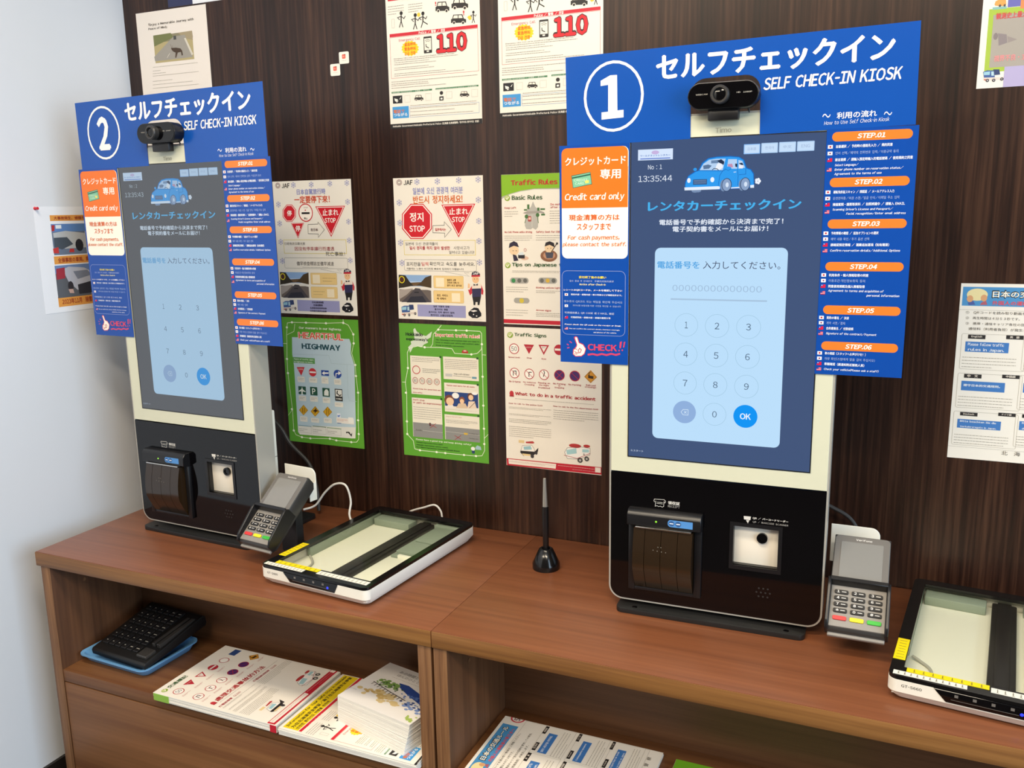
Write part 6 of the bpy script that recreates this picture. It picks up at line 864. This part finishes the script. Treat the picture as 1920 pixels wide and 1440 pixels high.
kiosk(2, 'check-in kiosk with hazy grey screen reading 13:35:43, under the sign numbered 2', **K2, screen_keys=['screen', 'screen_two', screen_keys_two()], cmap=painted_haze, bgcol='54575b')  # grey background also stands in for the viewing-angle haze
def kmat(k, x, z, off, rot=0.0):
    """place a sheet on a kiosk's front: x, z in mm from the screen's left edge and the counter"""
    return Matrix.Translation((k['ox'], k['oy'], 0.6)) @ Matrix.Rotation(k['yaw'], 4, 'Z') @ Matrix.Translation((x / 1000, -off, z / 1000)) @ Matrix.Rotation(-rot, 4, 'Y')
NW = 133.0
board_poly = [(0, 0), (0, -.136), (.1975, -.136)] + [(.1975 + .022 - .022 * math.cos(a), -.050 - .022 + .022 * math.sin(a)) for a in [math.radians(15 * i) for i in range(7)]] + [(.2995 - .022 + .022 * math.sin(a), -.050 - .022 + .022 * math.cos(a)) for a in [math.radians(15 * i) for i in range(7)]] + [(.2995, -.136), (.509, -.136), (.509, 0)]
for k, no, dx, words in ((K1, 'num1', 0, ('1', 'with the lit blue screen')), (K2, 'num2', -3, ('2', 'with the hazy grey screen'))):
    sheet('header_sign', 'blue sign with a circled number %s above the kiosk %s' % words, 'sign', kmat(k, -107.6 + dx, 914.5, 0.0012, 0.0165 if no == 'num1' else 0.009), 509, 150, '114ea6', ['board', no], 'blue self check-in signs', 0.0007, 1.0, board_poly)
    sheet('payment_notice', 'blue and orange credit card notice left of the kiosk screen marked %s' % words[0], 'notice', kmat(k, -118.5 + dx * .6, 780, 0.0022), 116.5, 352, '0f479f', ['payment'], 'credit card notices', 0.0006, 1.0)
    sheet('steps_notice', 'blue notice with six orange step titles right of the kiosk screen marked %s' % words[0], 'notice', kmat(k, 287.8 + dx, 786, 0.0022), 120.5, 356.5, '0f479f', ['steps'], 'six step notices', 0.0006, 1.0)
def webcam(label, k, tilt):
    t = thing('webcam', label, 'camera', (0, 0, 0), 0, 'webcams clipped on the kiosks')
    t.matrix_world = Matrix.Translation((k['ox'], k['oy'], 0.6)) @ Matrix.Rotation(k['yaw'], 4, 'Z') @ Matrix.Translation((0.1425, -0.012, 0.818))
    b = MB(); b.prism(rrect(-.0515, .003, .0515, .041, .019, 10), -0.014, 0.010, 'y', 0.002, 2); bd = b.obj('housing', M_BLACKP, t)
    b = MB(); b.prism(rrect(-.050, .0045, .050, .0395, .0175, 10), -0.0148, -0.0138, 'y'); b.obj('front_glass', M_BLACKG, t)
    b = MB(); b.lathe([(.0135, 0), (.0135, .010), (.012, .012), (.0095, .012), (.0085, .009), (.004, .009)], 28, Matrix.Translation((-.003, -.0145, .022)) @ Matrix.Rotation(math.pi / 2, 4, 'X')); ln = b.obj('lens_barrel', M_DARKGREY, t)
    MB().lathe([(.0085, 0), (.0085, .0003), (.004, .0015)], 24, Matrix.Translation((-.003, -.0235, .022)) @ Matrix.Rotation(math.pi / 2, 4, 'X')).obj('lens_glass', M_BLACKG, ln)
    b = MB(); b.box(-.0225, -0.006, -.013, .0225, 0.008, .0045, .002, 2); b.box(-.008, -0.006, .002, .008, 0.004, .006, .001); b.obj('clip', M_BLACKP, t)
    MB().tube([(.030, .008, .012), (.034, .012, .004), (.036, .020, -.008), (.036, .066, -.012), (.036, .068, -.05)], .0015).obj('cable', M_CABLEB, t)
    q = Ink(0, 0, 0, None)
    for tx, x0, x1 in (('WEBCAM', -39, -22), ('HD  1080P', 20, 42)):
        vs, fs = glyphs(tx, .02); xs = [v[0] for v in vs]; a, b2 = min(xs), max(xs); q.face([(x0 + (x - a) / (b2 - a) * (x1 - x0), -23.2 - y * 2.6, n) for x, y, n in vs], 'a8a49c', 1, 0.0149, fs)
    q.obj('printed_mark', t)
    return t
webcam('black webcam with a round lens in the notch of the sign numbered 1', K1, 0); webcam('black webcam with a round lens in the notch of the sign numbered 2', K2, 0)
for k in (K1, K2):
    q = Ink(0, 0, 0, None); vs, fs = glyphs('Timo', .02); xs = [v[0] for v in vs]; q.face([(129 + (x - min(xs)) / (max(xs) - min(xs)) * 24, -(789 + y * 9.5), n) for x, y, n in vs], 'a09c88', 1, 0.0010, fs)
    root = [o for o in bpy.data.objects if o.name.startswith('check_in_kiosk') and (o.location - Vector((k['ox'], k['oy'], .6))).length < .2][0]
    q.obj('maker_mark', root).location = (-0.1425, 0, 0)
# ------------------------------------------------------------------ card terminals
def terminal(label, x, y, yaw, bx0, bx1, bz0, bz1):
    t = thing('card_terminal', label, 'card terminal', (x, y, 0.600), yaw, 'card terminals beside the kiosks')
    TH = 0.7
    # local slope frame: X across, Y up the slope, Z out of the face
    M = Matrix.Translation((0, 0, 0.050)) @ Matrix.Rotation(TH, 4, 'X') @ Matrix.Translation((0, .006, 0)) @ Matrix.Diagonal((1, .87, 1, 1))
    w = .0415
    b = MB(); b.prism([(.010, -.030), (.176, -.030), (.186, -.020), (.186, -.001), (.183, 0), (.092, 0), (.088, -.006), (.006, -.006), (.0, -.010), (.0, -.022)], -w, w, 'x', .0015, 2, M); b.obj('body', M_DARKGREY, t)
    b = MB(); b.prism(rrect(-w + .0008, .090, w - .0008, .1845, .007, 5), -.0005, .0016, 'z', .0008, 1, M); fr = b.obj('face_plate', M_MIDGREY, t)
    b = MB(); b.prism(rrect(-.031, .096, .031, .171, .002, 3), .0016, .0022, 'z', 0, 1, M); b.obj('screen', M_FILM, t)
    # shield around the keypad: two cheeks and a rounded hood
    b = MB(); hood = [(.0, -.022), (.0, -.003), (.012, .004), (.075, .011), (.090, .011), (.096, .004), (.096, -.022)]
    b.prism(hood, -w - .0035, -w + .0015, 'x', .001, 1, M); b.prism(hood, w - .0015, w + .0035, 'x', .001, 1, M)
    b.prism([(.084, -.006), (.094, .000), (.094, .0105), (.086, .011)], -w, w, 'x', .0008, 1, M); b.obj('keypad_shield', M_BLACKP, t)
    b = MB(); b.box(-w + .0018, .006, -.007, w - .0018, .085, -.0045, .0006, 1, M); kp = b.obj('keypad', M_KEYPAD, t)
    rows = (('1', '2', '3'), ('4', '5', '6'), ('7', '8', '9'), ('*', '0', '#'))
    for r_ in range(5):
        for c_ in range(3):
            cx = (-.0245, 0, .0245)[c_]; cy = (.0715, .0595, .0475, .0355, .0215)[r_]
            m = M_KEY if r_ < 4 else (M_RED, M_YEL, M_GRN)[c_]
            b = MB(); b.prism(rrect(cx - .0100, cy - .0038, cx + .0100, cy + .0038, .0022, 4), -.0046, -.0022, 'z', .0006, 1, M); ky = b.obj('key', m, kp)
            if r_ < 4:
                q = MB(); vs, fs = glyphs(rows[r_][c_], .03); bv = [q.bm.verts.new(M @ Vector((cx - .0065 + vx * .0065, cy - .0022 + vy * .0062, -.0020 + n * 5e-6))) for vx, vy, n in vs]
                for f in fs: q.bm.faces.new([bv[i] for i in f])
                q.box(cx + .0005, cy - .0006, -.0021, cx + .0070, cy + .0006, -.0020, 0, 1, M)
                q.obj('key_mark', mat('print_e0dcd8', 'e0dcd8', .55), kp, smooth=None)
    b = MB(); b.box(-w + .001, -.006, -.0225, w - .001, .001, -.0165, .001, 1, M); b.obj('card_slot_lip', M_KEYPAD, t)
    q = MB(); vs, fs = glyphs('Verifone', .02); xs = [v[0] for v in vs]; bv = [q.bm.verts.new(M @ Vector((-.010 + vx / max(xs) * .024, .1752 + vy * .0050, .0018 + n * 5e-6))) for vx, vy, n in vs]
    for f in fs: q.bm.faces.new([bv[i] for i in f])
    q.obj('maker_mark', mat('print_e0dcd8', 'e0dcd8', .55), fr, smooth=None)
    br = MB(); br.prism(rrect(bx0, bz0, bx1, bz1, 0.014, 6, (1, 0, 0, 0)), 0.1600, 0.1625, 'y', 0.0006, 1); br.box(bx1 - .0025, 0.142, bz0, bx1, 0.162, bz0 + .038, 0.001); br.obj('mounting_plate', M_WHITEP, t)
    st = MB(); st.prism([(.104, 0), (.155, 0), (.155, .006), (.124, .006), (.124, .108), (.104, .093)], -.022, .022, 'x', .001, 1); st.obj('stand', M_BLACKM, t)
    return t
terminal('grey card terminal with clear film facing forward, beside the kiosk marked 1', -0.0268, -0.3262, 0.002, -.050, .025, .098, .163)
terminal('grey card terminal seen from its side, beside the kiosk marked 2', -1.1224, -0.3733, -0.126, -.058, .028, .100, .166)
# ------------------------------------------------------------------ document scanners
def scanner(label, cx, cy, yaw):
    t = thing('flatbed_scanner', label, 'scanner', (cx, cy, 0.600), yaw, 'open flatbed scanners')
    X = lambda v: v / 1000.0 - .125
    Y = lambda v: v / 1000.0 - .183
    out = rrect(X(0), Y(0), X(250), Y(366), .012, 5); low = rrect(X(8), Y(10), X(242), Y(356), .012, 5)
    b = MB(); bm = b.bm; A = [bm.verts.new((x, y, .004)) for x, y in low]; B = [bm.verts.new((x, y, .016)) for x, y in out]; E = [bm.verts.new((x, y, .034)) for x, y in out]
    inn = rrect(X(5), Y(5), X(245), Y(361), .008, 5); F = [bm.verts.new((x, y, .034)) for x, y in inn]; G = [bm.verts.new((x, y, .010)) for x, y in inn]; n = len(A)
    bm.faces.new(A[::-1])
    for P, Q in ((A, B), (B, E), (E, F), (F, G)):
        for i in range(n): bm.faces.new((P[i], P[(i + 1) % n], Q[(i + 1) % n], Q[i]))
    bm.faces.new(G); bmesh.ops.recalc_face_normals(bm, faces=bm.faces); b.obj('body', M_WHITEP, t)
    for x, y in ((30, 30), (220, 30), (30, 336), (220, 336)): MB().lathe([(.008, 0), (.008, .0045)], 16, Matrix.Translation((X(x), Y(y), 0))).obj('foot', M_BLACKP, t)
    gl = [(X(18), Y(30)), (X(236), Y(30)), (X(236), Y(344)), (X(18), Y(344))]
    b = MB(); o_ = rrect(X(0.5), Y(.5), X(249.5), Y(365.5), .012, 5)
    i_ = rrect(X(18), Y(30), X(236), Y(344), .0015, 5); b.ringprism(o_, i_, .034, .0395, 'z'); b.obj('bezel', mat('black_glossy_bezel', '0c0b0c', 0.18), t)
    b = MB(); b.bm.faces.new([b.bm.verts.new((x, y, .0386)) for x, y in gl]); b.obj('glass', M_GLASS, t, smooth=None)
    b = MB(); b.box(X(6), Y(6), .0102, X(244), Y(360), .0125); b.obj('bed', M_BED, t)
    b = MB(); b.box(X(120), Y(12), .0125, X(156), Y(354), .024, .002); b.box(X(128), Y(12), .024, X(148), Y(354), .026, .001); b.obj('scan_bar', mat('dark_scan_bar', '231f1f', .4), t)
    b = MB(); b.box(X(170), Y(195), .0125, X(238), Y(335), .026, .002); b.box(X(178), Y(250), .026, X(228), Y(330), .029, .001); b.box(X(168), Y(180), .0125, X(236), Y(195), .021, .001); b.obj('gear_housing', M_MECH, t)
    b = MB(); b.box(X(168), Y(34), .0125, X(238), Y(172), .023, .004); b.box(X(190), Y(172), .0125, X(238), Y(180), .028, .001); b.obj('bed_cover', M_BED, t)
    b = MB(); b.box(X(20), Y(320), .0125, X(112), Y(352), .028, .002); b.box(X(165), Y(338), .0125, X(240), Y(354), .03, .002); b.box(X(8), Y(120), .0125, X(17), Y(352), .032, .001); b.obj('rear_rib', M_MECH, t)
    MB().tube([(X(24), Y(34), .014), (X(42), Y(44), .014), (X(52), Y(62), .014), (X(48), Y(88), .015), (X(34), Y(104), .016), (X(22), Y(112), .018)], .0022).obj('inner_cable', mat('grey_ribbon_cable', 'a8a69c', .5), t)
    def tape(nm, col, x0, y0, x1, y1, marks):
        b = MB(); b.box(X(x0), Y(y0), .0396, X(x1), Y(y1), .0400); o = b.obj(nm, mat('print_' + col, col, .5), t, smooth=None); q = MB()
        for i in range(marks):
            if x1 - x0 > y1 - y0:
                u = x0 + (x1 - x0) * (i + .7) / (marks + .6); q.box(X(u), Y(y0 + 2), .04005, X(u + 3.2), Y(y0 + 2.8), .0401); q.box(X(u + 1), Y(y0 + 2), .04005, X(u + 1.7), Y(y1 - 1.5), .0401); q.box(X(u), Y((y0 + y1) / 2), .04005, X(u + 2.6), Y((y0 + y1) / 2 + .7), .0401)
            else:
                u = y0 + (y1 - y0) * (i + .7) / (marks + .6); q.box(X(x0 + 3), Y(u), .04005, X(x1 - 3), Y(u + .9), .0401)
        q.obj('mark', mat('print_4a4230', '4a4230', .6), o, smooth=None)
    tape('yellow_tape', 'f2d90c', 1, 50, 17, 118, 7); tape('yellow_tape', 'f2d90c', 22, 17.5, 124, 29.5, 8)
    tape('white_label', 'f0ece0', 6, 5, 98, 16, 11); tape('white_label', 'f0ece0', 126, 12, 240, 25, 12)
    # control strip on the front edge
    b = MB(); b.prism([(X(58), .034), (X(186), .034), (X(178), .0175), (X(74), .0175)], Y(-.9), Y(1.0), 'y', .0004, 1); cs = b.obj('control_panel', M_BLACKG, t)
    q = MB()
    for x in (84, 106, 128, 150): q.box(X(x), Y(-1.1), .027, X(x + 4.5), Y(-.95), .031)
    q.box(X(80), Y(-1.1), .0225, X(160), Y(-.95), .0230); q.obj('button_mark', M_MIDGREY, cs, smooth=None)
    MB().lathe([(.0022, 0), (.0016, .0012)], 14, Matrix.Translation((X(163), Y(-.9), .0245)) @ Matrix.Rotation(math.pi / 2, 4, 'X')).obj('status_lamp', M_BLUELED, cs)
    q = MB(); vs, fs = glyphs('GT-S660', .02); xs = [v[0] for v in vs]; bv = [q.bm.verts.new((X(18 + vx / max(xs) * 26), Y(-.12 - n * .005), .0245 + vy * .0052)) for vx, vy, n in vs]
    for f in fs: q.bm.faces.new([bv[i] for i in f])
    q.obj('printed_mark', M_DARKGREY, t, smooth=None)
    return t
scanner('open flatbed scanner with blue lamp, between the pen stand and the kiosk marked 2', -0.9215, -0.247, -0.085)
scanner('open flatbed scanner cut off by the right edge of the photo', 0.163, -0.238, -0.105)
# ------------------------------------------------------------------ pen in its stand, cables
t = tag(MB().lathe([(.0262, 0), (.0265, .002), (.0265, .011), (.0135, .039), (.0115, .0405), (.0078, .0405), (.0075, .030)], 40).obj('pen_stand', mat('black_gloss_stand', '121112', .15), loc=(-.591, -.153, .600)), 'black cone shaped pen stand on the counter by the cabinet seam', 'pen stand')
t = thing('pen', 'black pen with silver tapered end upright in the stand', 'pen', (-.591, -.153, .6305), 0)
t.rotation_euler = (0, math.radians(-.6), 0)
MB().lathe([(.003, 0), (.0058, .006), (.0062, .055), (.0062, .094)], 24).obj('barrel', M_BLACKP, t)
MB().lathe([(.0052, .094), (.0050, .098), (.0030, .146), (.0026, .1495)], 24).obj('tail', mat('brushed_silver', 'b8b4ac', .35, .7), t)
tag(MB().tube([(-1.187, -.120, .632), (-1.165, -.105, .640), (-1.140, -.10, .672), (-1.112, -.10, .694), (-1.084, -.10, .694), (-1.073, -.10, .660), (-1.068, -.115, .634), (-1.052, -.125, .618), (-1.040, -.128, .617)], .0024).obj('cable', M_CABLEW), 'white cable looping up from the terminal by the kiosk marked 2', 'cable')
tag(MB().tube([(-1.00, -.010, .604), (-.968, -.016, .623), (-.935, -.02, .636), (-.908, -.02, .645), (-.893, -.02, .633), (-.886, -.02, .610), (-.86, -.012, .6024)], .0022).obj('cable', M_CABLEW), 'white cable arching behind the scanner with the blue lamp', 'cable')
tag(MB().tube([(-1.37, -.03, .84), (-1.311, -.03, .792), (-1.282, -.03, .752), (-1.232, -.03, .708), (-1.20, -.05, .66), (-1.19, -.06, .61)], .0042).obj('cable', M_CABLEB), 'dark cable against the wall behind the kiosk marked 2', 'cable')
tag(MB().tube([(-.17, -.03, .765), (-.12, -.03, .757), (-.085, -.03, .746), (-.048, -.03, .722), (-.02, -.04, .66), (-.01, -.05, .61)], .0036).obj('cable', M_CABLEB), 'dark cable behind the kiosk marked 1 and its terminal', 'cable')
# ------------------------------------------------------------------ papers on the walls
PAPER = 'f1e9dc'
sheet('emergency_poster', 'white police emergency 110 poster above the Korean stop poster', 'poster', onwall(-.9915, 1.748), 212, 297, PAPER, ['emergency'], 'emergency 110 posters', seed=2)
sheet('emergency_poster', 'white police emergency 110 poster partly behind the sign numbered 1', 'poster', onwall(-.7405, 1.7555), 212, 297, PAPER, ['emergency'], 'emergency 110 posters', seed=2)
zh_drop = ('heading', 'stop_sign_picture', 'notice_box', 'speech_bubble', 'link_box', 'issuer_box')
shared = [e for e in D['stop_ko'] if not (e[1] in zh_drop and (e[0] in 'TG' or e[1] == 'stop_sign_picture'))]
sheet('stop_sign_poster', 'white stop poster in Chinese with small stop signs, next to kiosk 2', 'poster', onwall(-1.307, 1.3528), 210, 297, PAPER, [shared, 'stop_zh'], 'snowflake stop posters', seed=3)
sheet('stop_sign_poster', 'white stop poster in Korean with one big red octagon', 'poster', onwall(-.9912, 1.3507), 210, 297, PAPER, ['stop_ko'], 'snowflake stop posters', seed=3)
sheet('highway_poster', 'green poster reading HEARTFUL HIGHWAY below the Chinese stop poster', 'poster', onwall(-1.307, 1.0469), 210, 297, '5ea22e', ['highway'], seed=4)
sheet('expressway_poster', 'green expressway rules poster below the Korean stop poster', 'poster', onwall(-.9918, 1.0441), 210, 297, '5ea22e', ['expressway'], seed=5)
sheet('traffic_rules_poster', 'poster with green top reading Traffic Rules, left of kiosk 1', 'poster', onwall(-.7405, 1.3500), 210, 299, PAPER, ['rules'], seed=6)
sheet('traffic_signs_poster', 'white poster of road signs with red bottom strip, above the pen', 'poster', onwall(-.7403, 1.0448), 211, 296, PAPER, ['signs', 'signs_en'], seed=7)
sheet('deer_notice', 'white notice with photo of a deer crossing a road, upper left', 'notice', onwall(-1.6683, 1.7445), 210, 297, 'f0e6dc', ['deer'], seed=8)
sheet('rules_poster', 'poster with blue Japanese heading and language panels at right edge', 'poster', onwall(.0944, 1.1487), 212, 299, PAPER, ['rules_jp'], seed=9)
sheet('winter_driving_poster', 'poster with grey snowstorm photo in green frame, top right corner', 'poster', onwall(.0925, 1.754), 210, 297, PAPER, ['winter'], seed=10)
sheet('navy_flyer', 'navy and white flyer at the top edge above the deer notice', 'flyer', onwall(-1.567, 2.043), 168, 295, 'eef0f4', [[('R', 'navy_band', '2e3358', 1, 0, 0, 72, 295, 0)]], seed=11)
def leftwall(y, z): return Matrix(((0, -1, 0, -1.7063), (1, 0, 0, y), (0, 0, 1, z), (0, 0, 0, 1)))
sheet('crash_notice', 'white notice with wrecked car photos on the white wall', 'notice', leftwall(-.2990, 1.305), 296, 231, 'eceef4', ['wreck'], seed=12)
b = MB(); b.lathe([(.0035, .0), (.0035, .0015), (.0022, .003), (.0022, .007), (.0032, .008), (.0030, .0095)], 20, Matrix.Rotation(math.pi / 2, 4, 'Y'))
tag(b.obj('push_pin', mat('red_pin_plastic', 'c81c30', .3), loc=(-1.7060, -.2955, 1.3015)), 'red push pin at the corner of the crash notice', 'pin')
for x, z, lab in ((-1.1105, 1.613, 'small white square sticker with red mark, the higher of two'), (-1.1340, 1.5905, 'small white square sticker with red mark, the lower of two')):
    sheet('square_sticker', lab, 'sticker', onwall(x, z), 24.5, 24, 'f4f0e4', [[('R', 'printed_mark', 'e8705c', 1, 7.5, 5, 16.5, 14, 2), ('R', 'printed_mark', 'a84838', 2, 13, 5, 16.5, 7, .4), ('R', 'printed_mark', 'f0b8a8', 2, 9, 9, 13, 10.2, 0), ('G', 'printed_mark', 'b0a89c', 2, 6, 16.5, 19, 18.5, 1)]], 'square wall stickers', .0006, 1.0, rrect(0, -.024, .0245, 0, .003, 5), seed=13)
# ------------------------------------------------------------------ things on the cabinet shelves
SH = 0.338
t = thing('tray', 'pale blue plastic tray on the left cabinet shelf', 'tray', (-1.470, -.352, SH), math.radians(-2))
b = MB(); bm = b.bm; prof = []
for x, y, r, z in ((.084, .062, .012, 0), (.088, .066, .014, .003), (.0955, .0755, .018, .0185), (.100, .080, .020, .0195), (.100, .080, .020, .0215), (.0935, .0735, .016, .0205), (.086, .064, .013, .0045), (.083, .061, .012, .0035)):
    prof.append([bm.verts.new((px, py, z)) for px, py in rrect(-x, -y, x, y, r, 6)])
n = len(prof[0]); bm.faces.new(prof[0][::-1]); bm.faces.new(prof[-1])
for P, Q in zip(prof, prof[1:]):
    for i in range(n): bm.faces.new((P[i], P[(i + 1) % n], Q[(i + 1) % n], Q[i]))
bmesh.ops.recalc_face_normals(bm, faces=bm.faces); b.obj('dish', M_BLUETRAY, t)
t = thing('keypad_unit', 'black keypad unit lying tilted in the blue tray', 'keypad', (-1.4600, -.419, SH + .020), math.radians(-3), rot=(math.radians(9), 0, math.radians(-4)))
b = MB(); b.prism([(0, 0), (.168, 0), (.172, .006), (.172, .022), (.165, .026), (.004, .014), (0, .010)], -.082, .082, 'x', .0015, 2); b.obj('housing', mat('matt_black_plastic', '0c0b0c', .5), t)
kz = lambda y: .014 + (y - .004) * .0745
b = MB()
for r_ in range(6):
    for c_ in range(6):
        y = .022 + r_ * .0235; x = -.070 + c_ * .0185
        b.box(x, y, kz(y), x + .0150, y + .019, kz(y) + .0045, .001, 1)
b.obj('key_block', M_KEY, t)
b = MB()
for r_ in range(6):
    for c_ in range(6):
        y = .022 + r_ * .0235; x = -.070 + c_ * .0185; wdt = (.0035, .0035, .0035, .0035, .007, .009)[c_]
        b.box(x + .004, y + .008, kz(y) + .0047, x + .004 + wdt, y + .0095, kz(y) + .0048)
b.obj('key_mark', mat('print_b8b4a8', 'b8b4a8', .6), t, smooth=None)
b = MB(); b.box(.046, .012, kz(.012), .076, .040, kz(.04) + .006, .002, 1); b.box(.052, .050, kz(.05), .060, .150, kz(.15) + .001, .001, 1); b.box(.066, .050, kz(.05), .076, .150, kz(.15) + .002, .001, 1); b.obj('side_rail', M_DARKGREY, t)
def flat(x, y, z, a=0.0):
    # sheet lying face up, its top edge to the left (-x), reading away from the room (+y)
    return Matrix.Translation((x, y, z)) @ Matrix.Rotation(a, 4, 'Z') @ Matrix(((0, 0, -1, 0), (1, 0, 0, 0), (0, -1, 0, 0), (0, 0, 0, 1)))
def stack(name, label, x, y, a, w, h, th, keys, group, paper=PAPER, extra=None, seed=1, jitter=.0006):
    rnd = random.Random(seed); t = sheet(name, label, 'leaflets', flat(x, y, SH + th - .0003, a), w, h, paper, keys, group, seed=seed)
    b = MB(); n = max(2, int(th / .0022)); dz = (th - .0003) / n
    for i in range(n):
        jx, jy = rnd.uniform(-1, 1) * jitter, rnd.uniform(-1, 1) * jitter
        b.box(jx, .0001 + i * dz, -h / 1000 + jy, w / 1000 + jx, (i + 1) * dz - .0002, jy)
    b.obj('lower_leaflets', M_PAGE, t, smooth=None)
    if extra: extra(t)
    return t
def edges(t):
    MB().box(-.0012, .0006, -.040, -.0004, .0150, -.001).obj('green_page_edge', mat('print_8cb848', '8cb848', .6), t, smooth=None)
    MB().box(-.0012, .0006, -.302, -.0004, .0150, -.288).obj('red_page_edge', mat('print_c01c30', 'c01c30', .6), t, smooth=None)
stack('leaflet_stack', 'stack of Chinese road sign leaflets with red strip, nearest the blue tray', -1.3040, -.476, 0, 206, 302, .0155, ['signs', 'signs_zh'], 'leaflet stacks', seed=21, extra=edges)
stack('leaflet_stack', 'stack of leaflets with yellow heading, under the painted postcards', -.9960, -.478, 0, 206, 292, .0135, ['emergency'], 'leaflet stacks', seed=22)
stack('leaflet_stack', 'stack of leaflets with blue Japanese heading in the right hand cabinet', -.6270, -.462, 0, 186, 302, .0085, ['rules_jp', [('K', 'emblem', 'c83848', 4, 172, 12, 200, 40, 3), ('T', 'emblem', '6a4858', 5, 178, 20, 194, 32, '50', 'b')]], 'leaflet stacks', seed=23)
stack('leaflet_stack', 'stack of green leaflets at the bottom edge, beside the blue headed stack', -.3000, -.462, 0, 178, 297, .008, [[]], 'leaflet stacks', '6fae20', seed=24)
# fanned postcards with a painted railway by the sea
zc = SH + .0138
t = thing('postcard_pile', 'leaning pile of white cards with a painted bridge and blue river', 'cards', (-.8035, -.364, zc), math.radians(-11))
b = MB(); rnd = random.Random(5); n = 26; W, H = .176, .142
for i in range(n):
    f = i / (n - 1); an = -.085 * (1 - f) ** 1.3; z0 = i * .0020
    Mx = Matrix.Translation((-W / 2 + rnd.uniform(-1, 1) * .0006 - .004 * (1 - f), -H / 2 + rnd.uniform(-1, 1) * .0004, z0)) @ Matrix.Rotation(an, 4, 'Z') @ Matrix.Translation((W / 2, H / 2, 0))
    b.box(-W / 2, -H / 2, 0, W / 2, H / 2, .0018, 0, 1, Mx)
b.obj('lower_cards', M_PAGE, t, smooth=None)
top = MB(); top.box(0, -.0008, -.142, .176, 0, 0); top = top.obj('top_card', ink('ece8e4', 0, None), t, smooth=None)
top.matrix_local = Matrix.Translation((-W / 2, H / 2, n * .0020 + .0002)) @ Matrix.Rotation(-math.pi / 2, 4, 'X')
rnd = random.Random(9); art = []
def blobs(col, ly, cx, cy, rx, ry, n, r0, r1):
    for i in range(n):
        a = rnd.uniform(0, 6.28); q = rnd.random() ** .5; x = cx + rx * q * math.cos(a); y = cy + ry * q * math.sin(a); r = rnd.uniform(r0, r1); art.append(('C', 'painting', col, ly + i * .01, x - r, y - r * .7, x + r, y + r * .7, 9))
blobs('d8c08a', 1, 95, 100, 62, 16, 40, 3, 9); blobs('c8a868', 1.5, 80, 98, 32, 9, 16, 2, 6)
art.append(('P', 'painting', '2c4890', 1.8, [88, 48, 110, 46, 150, 58, 206, 76, 206, 92, 170, 84, 130, 72, 100, 60])); blobs('5a78b8', 2, 160, 76, 46, 9, 26, 2, 5); blobs('7c94c8', 2.3, 172, 98, 34, 13, 26, 2, 6); blobs('38508c', 2.6, 165, 92, 36, 9, 14, 1.5, 4)
blobs('7a9c50', 2.1, 74, 62, 28, 11, 40, 2, 5); blobs('3c5c30', 2.6, 84, 66, 32, 9, 26, 1, 3); blobs('a8c060', 2.1, 190, 126, 22, 8, 16, 2, 4)
art.append(('L', 'painting', '3a3230', 3.2, 1.8, [42, 70, 70, 76, 100, 82, 138, 88]))
for i in range(11): art.append(('L', 'painting', '4a403a', 3.3, 1.6, [46 + i * 8.5, 71 + i * 1.7, 45 + i * 8.5, 79 + i * 1.6]))
art += [('T', 'printed_title', '6a6460', 3, 62, 12, 140, 21, 'あの時間とともに', ''), ('T', 'printed_title', '8a8480', 3, 66, 24, 150, 32, 'ほんのひとときの旅', ''), ('G', 'printed_title', 'a09a96', 3, 62, 37, 130, 40, 1), ('G', 'printed_title', 'a09a96', 3, 18, 108, 36, 111, 1)]
for i, e in enumerate(art):
    q = list(e)
    if e[0] in 'PL': k = 4 if e[0] == 'P' else 5; q[k] = [v - (20 if n % 2 == 0 else 0) for n, v in enumerate(e[k])]
    else: q[4] -= 20; q[6] -= 20
    art[i] = tuple(q)
printing(top, art, 176, 142, .0008)
bpy.context.view_layer.update()
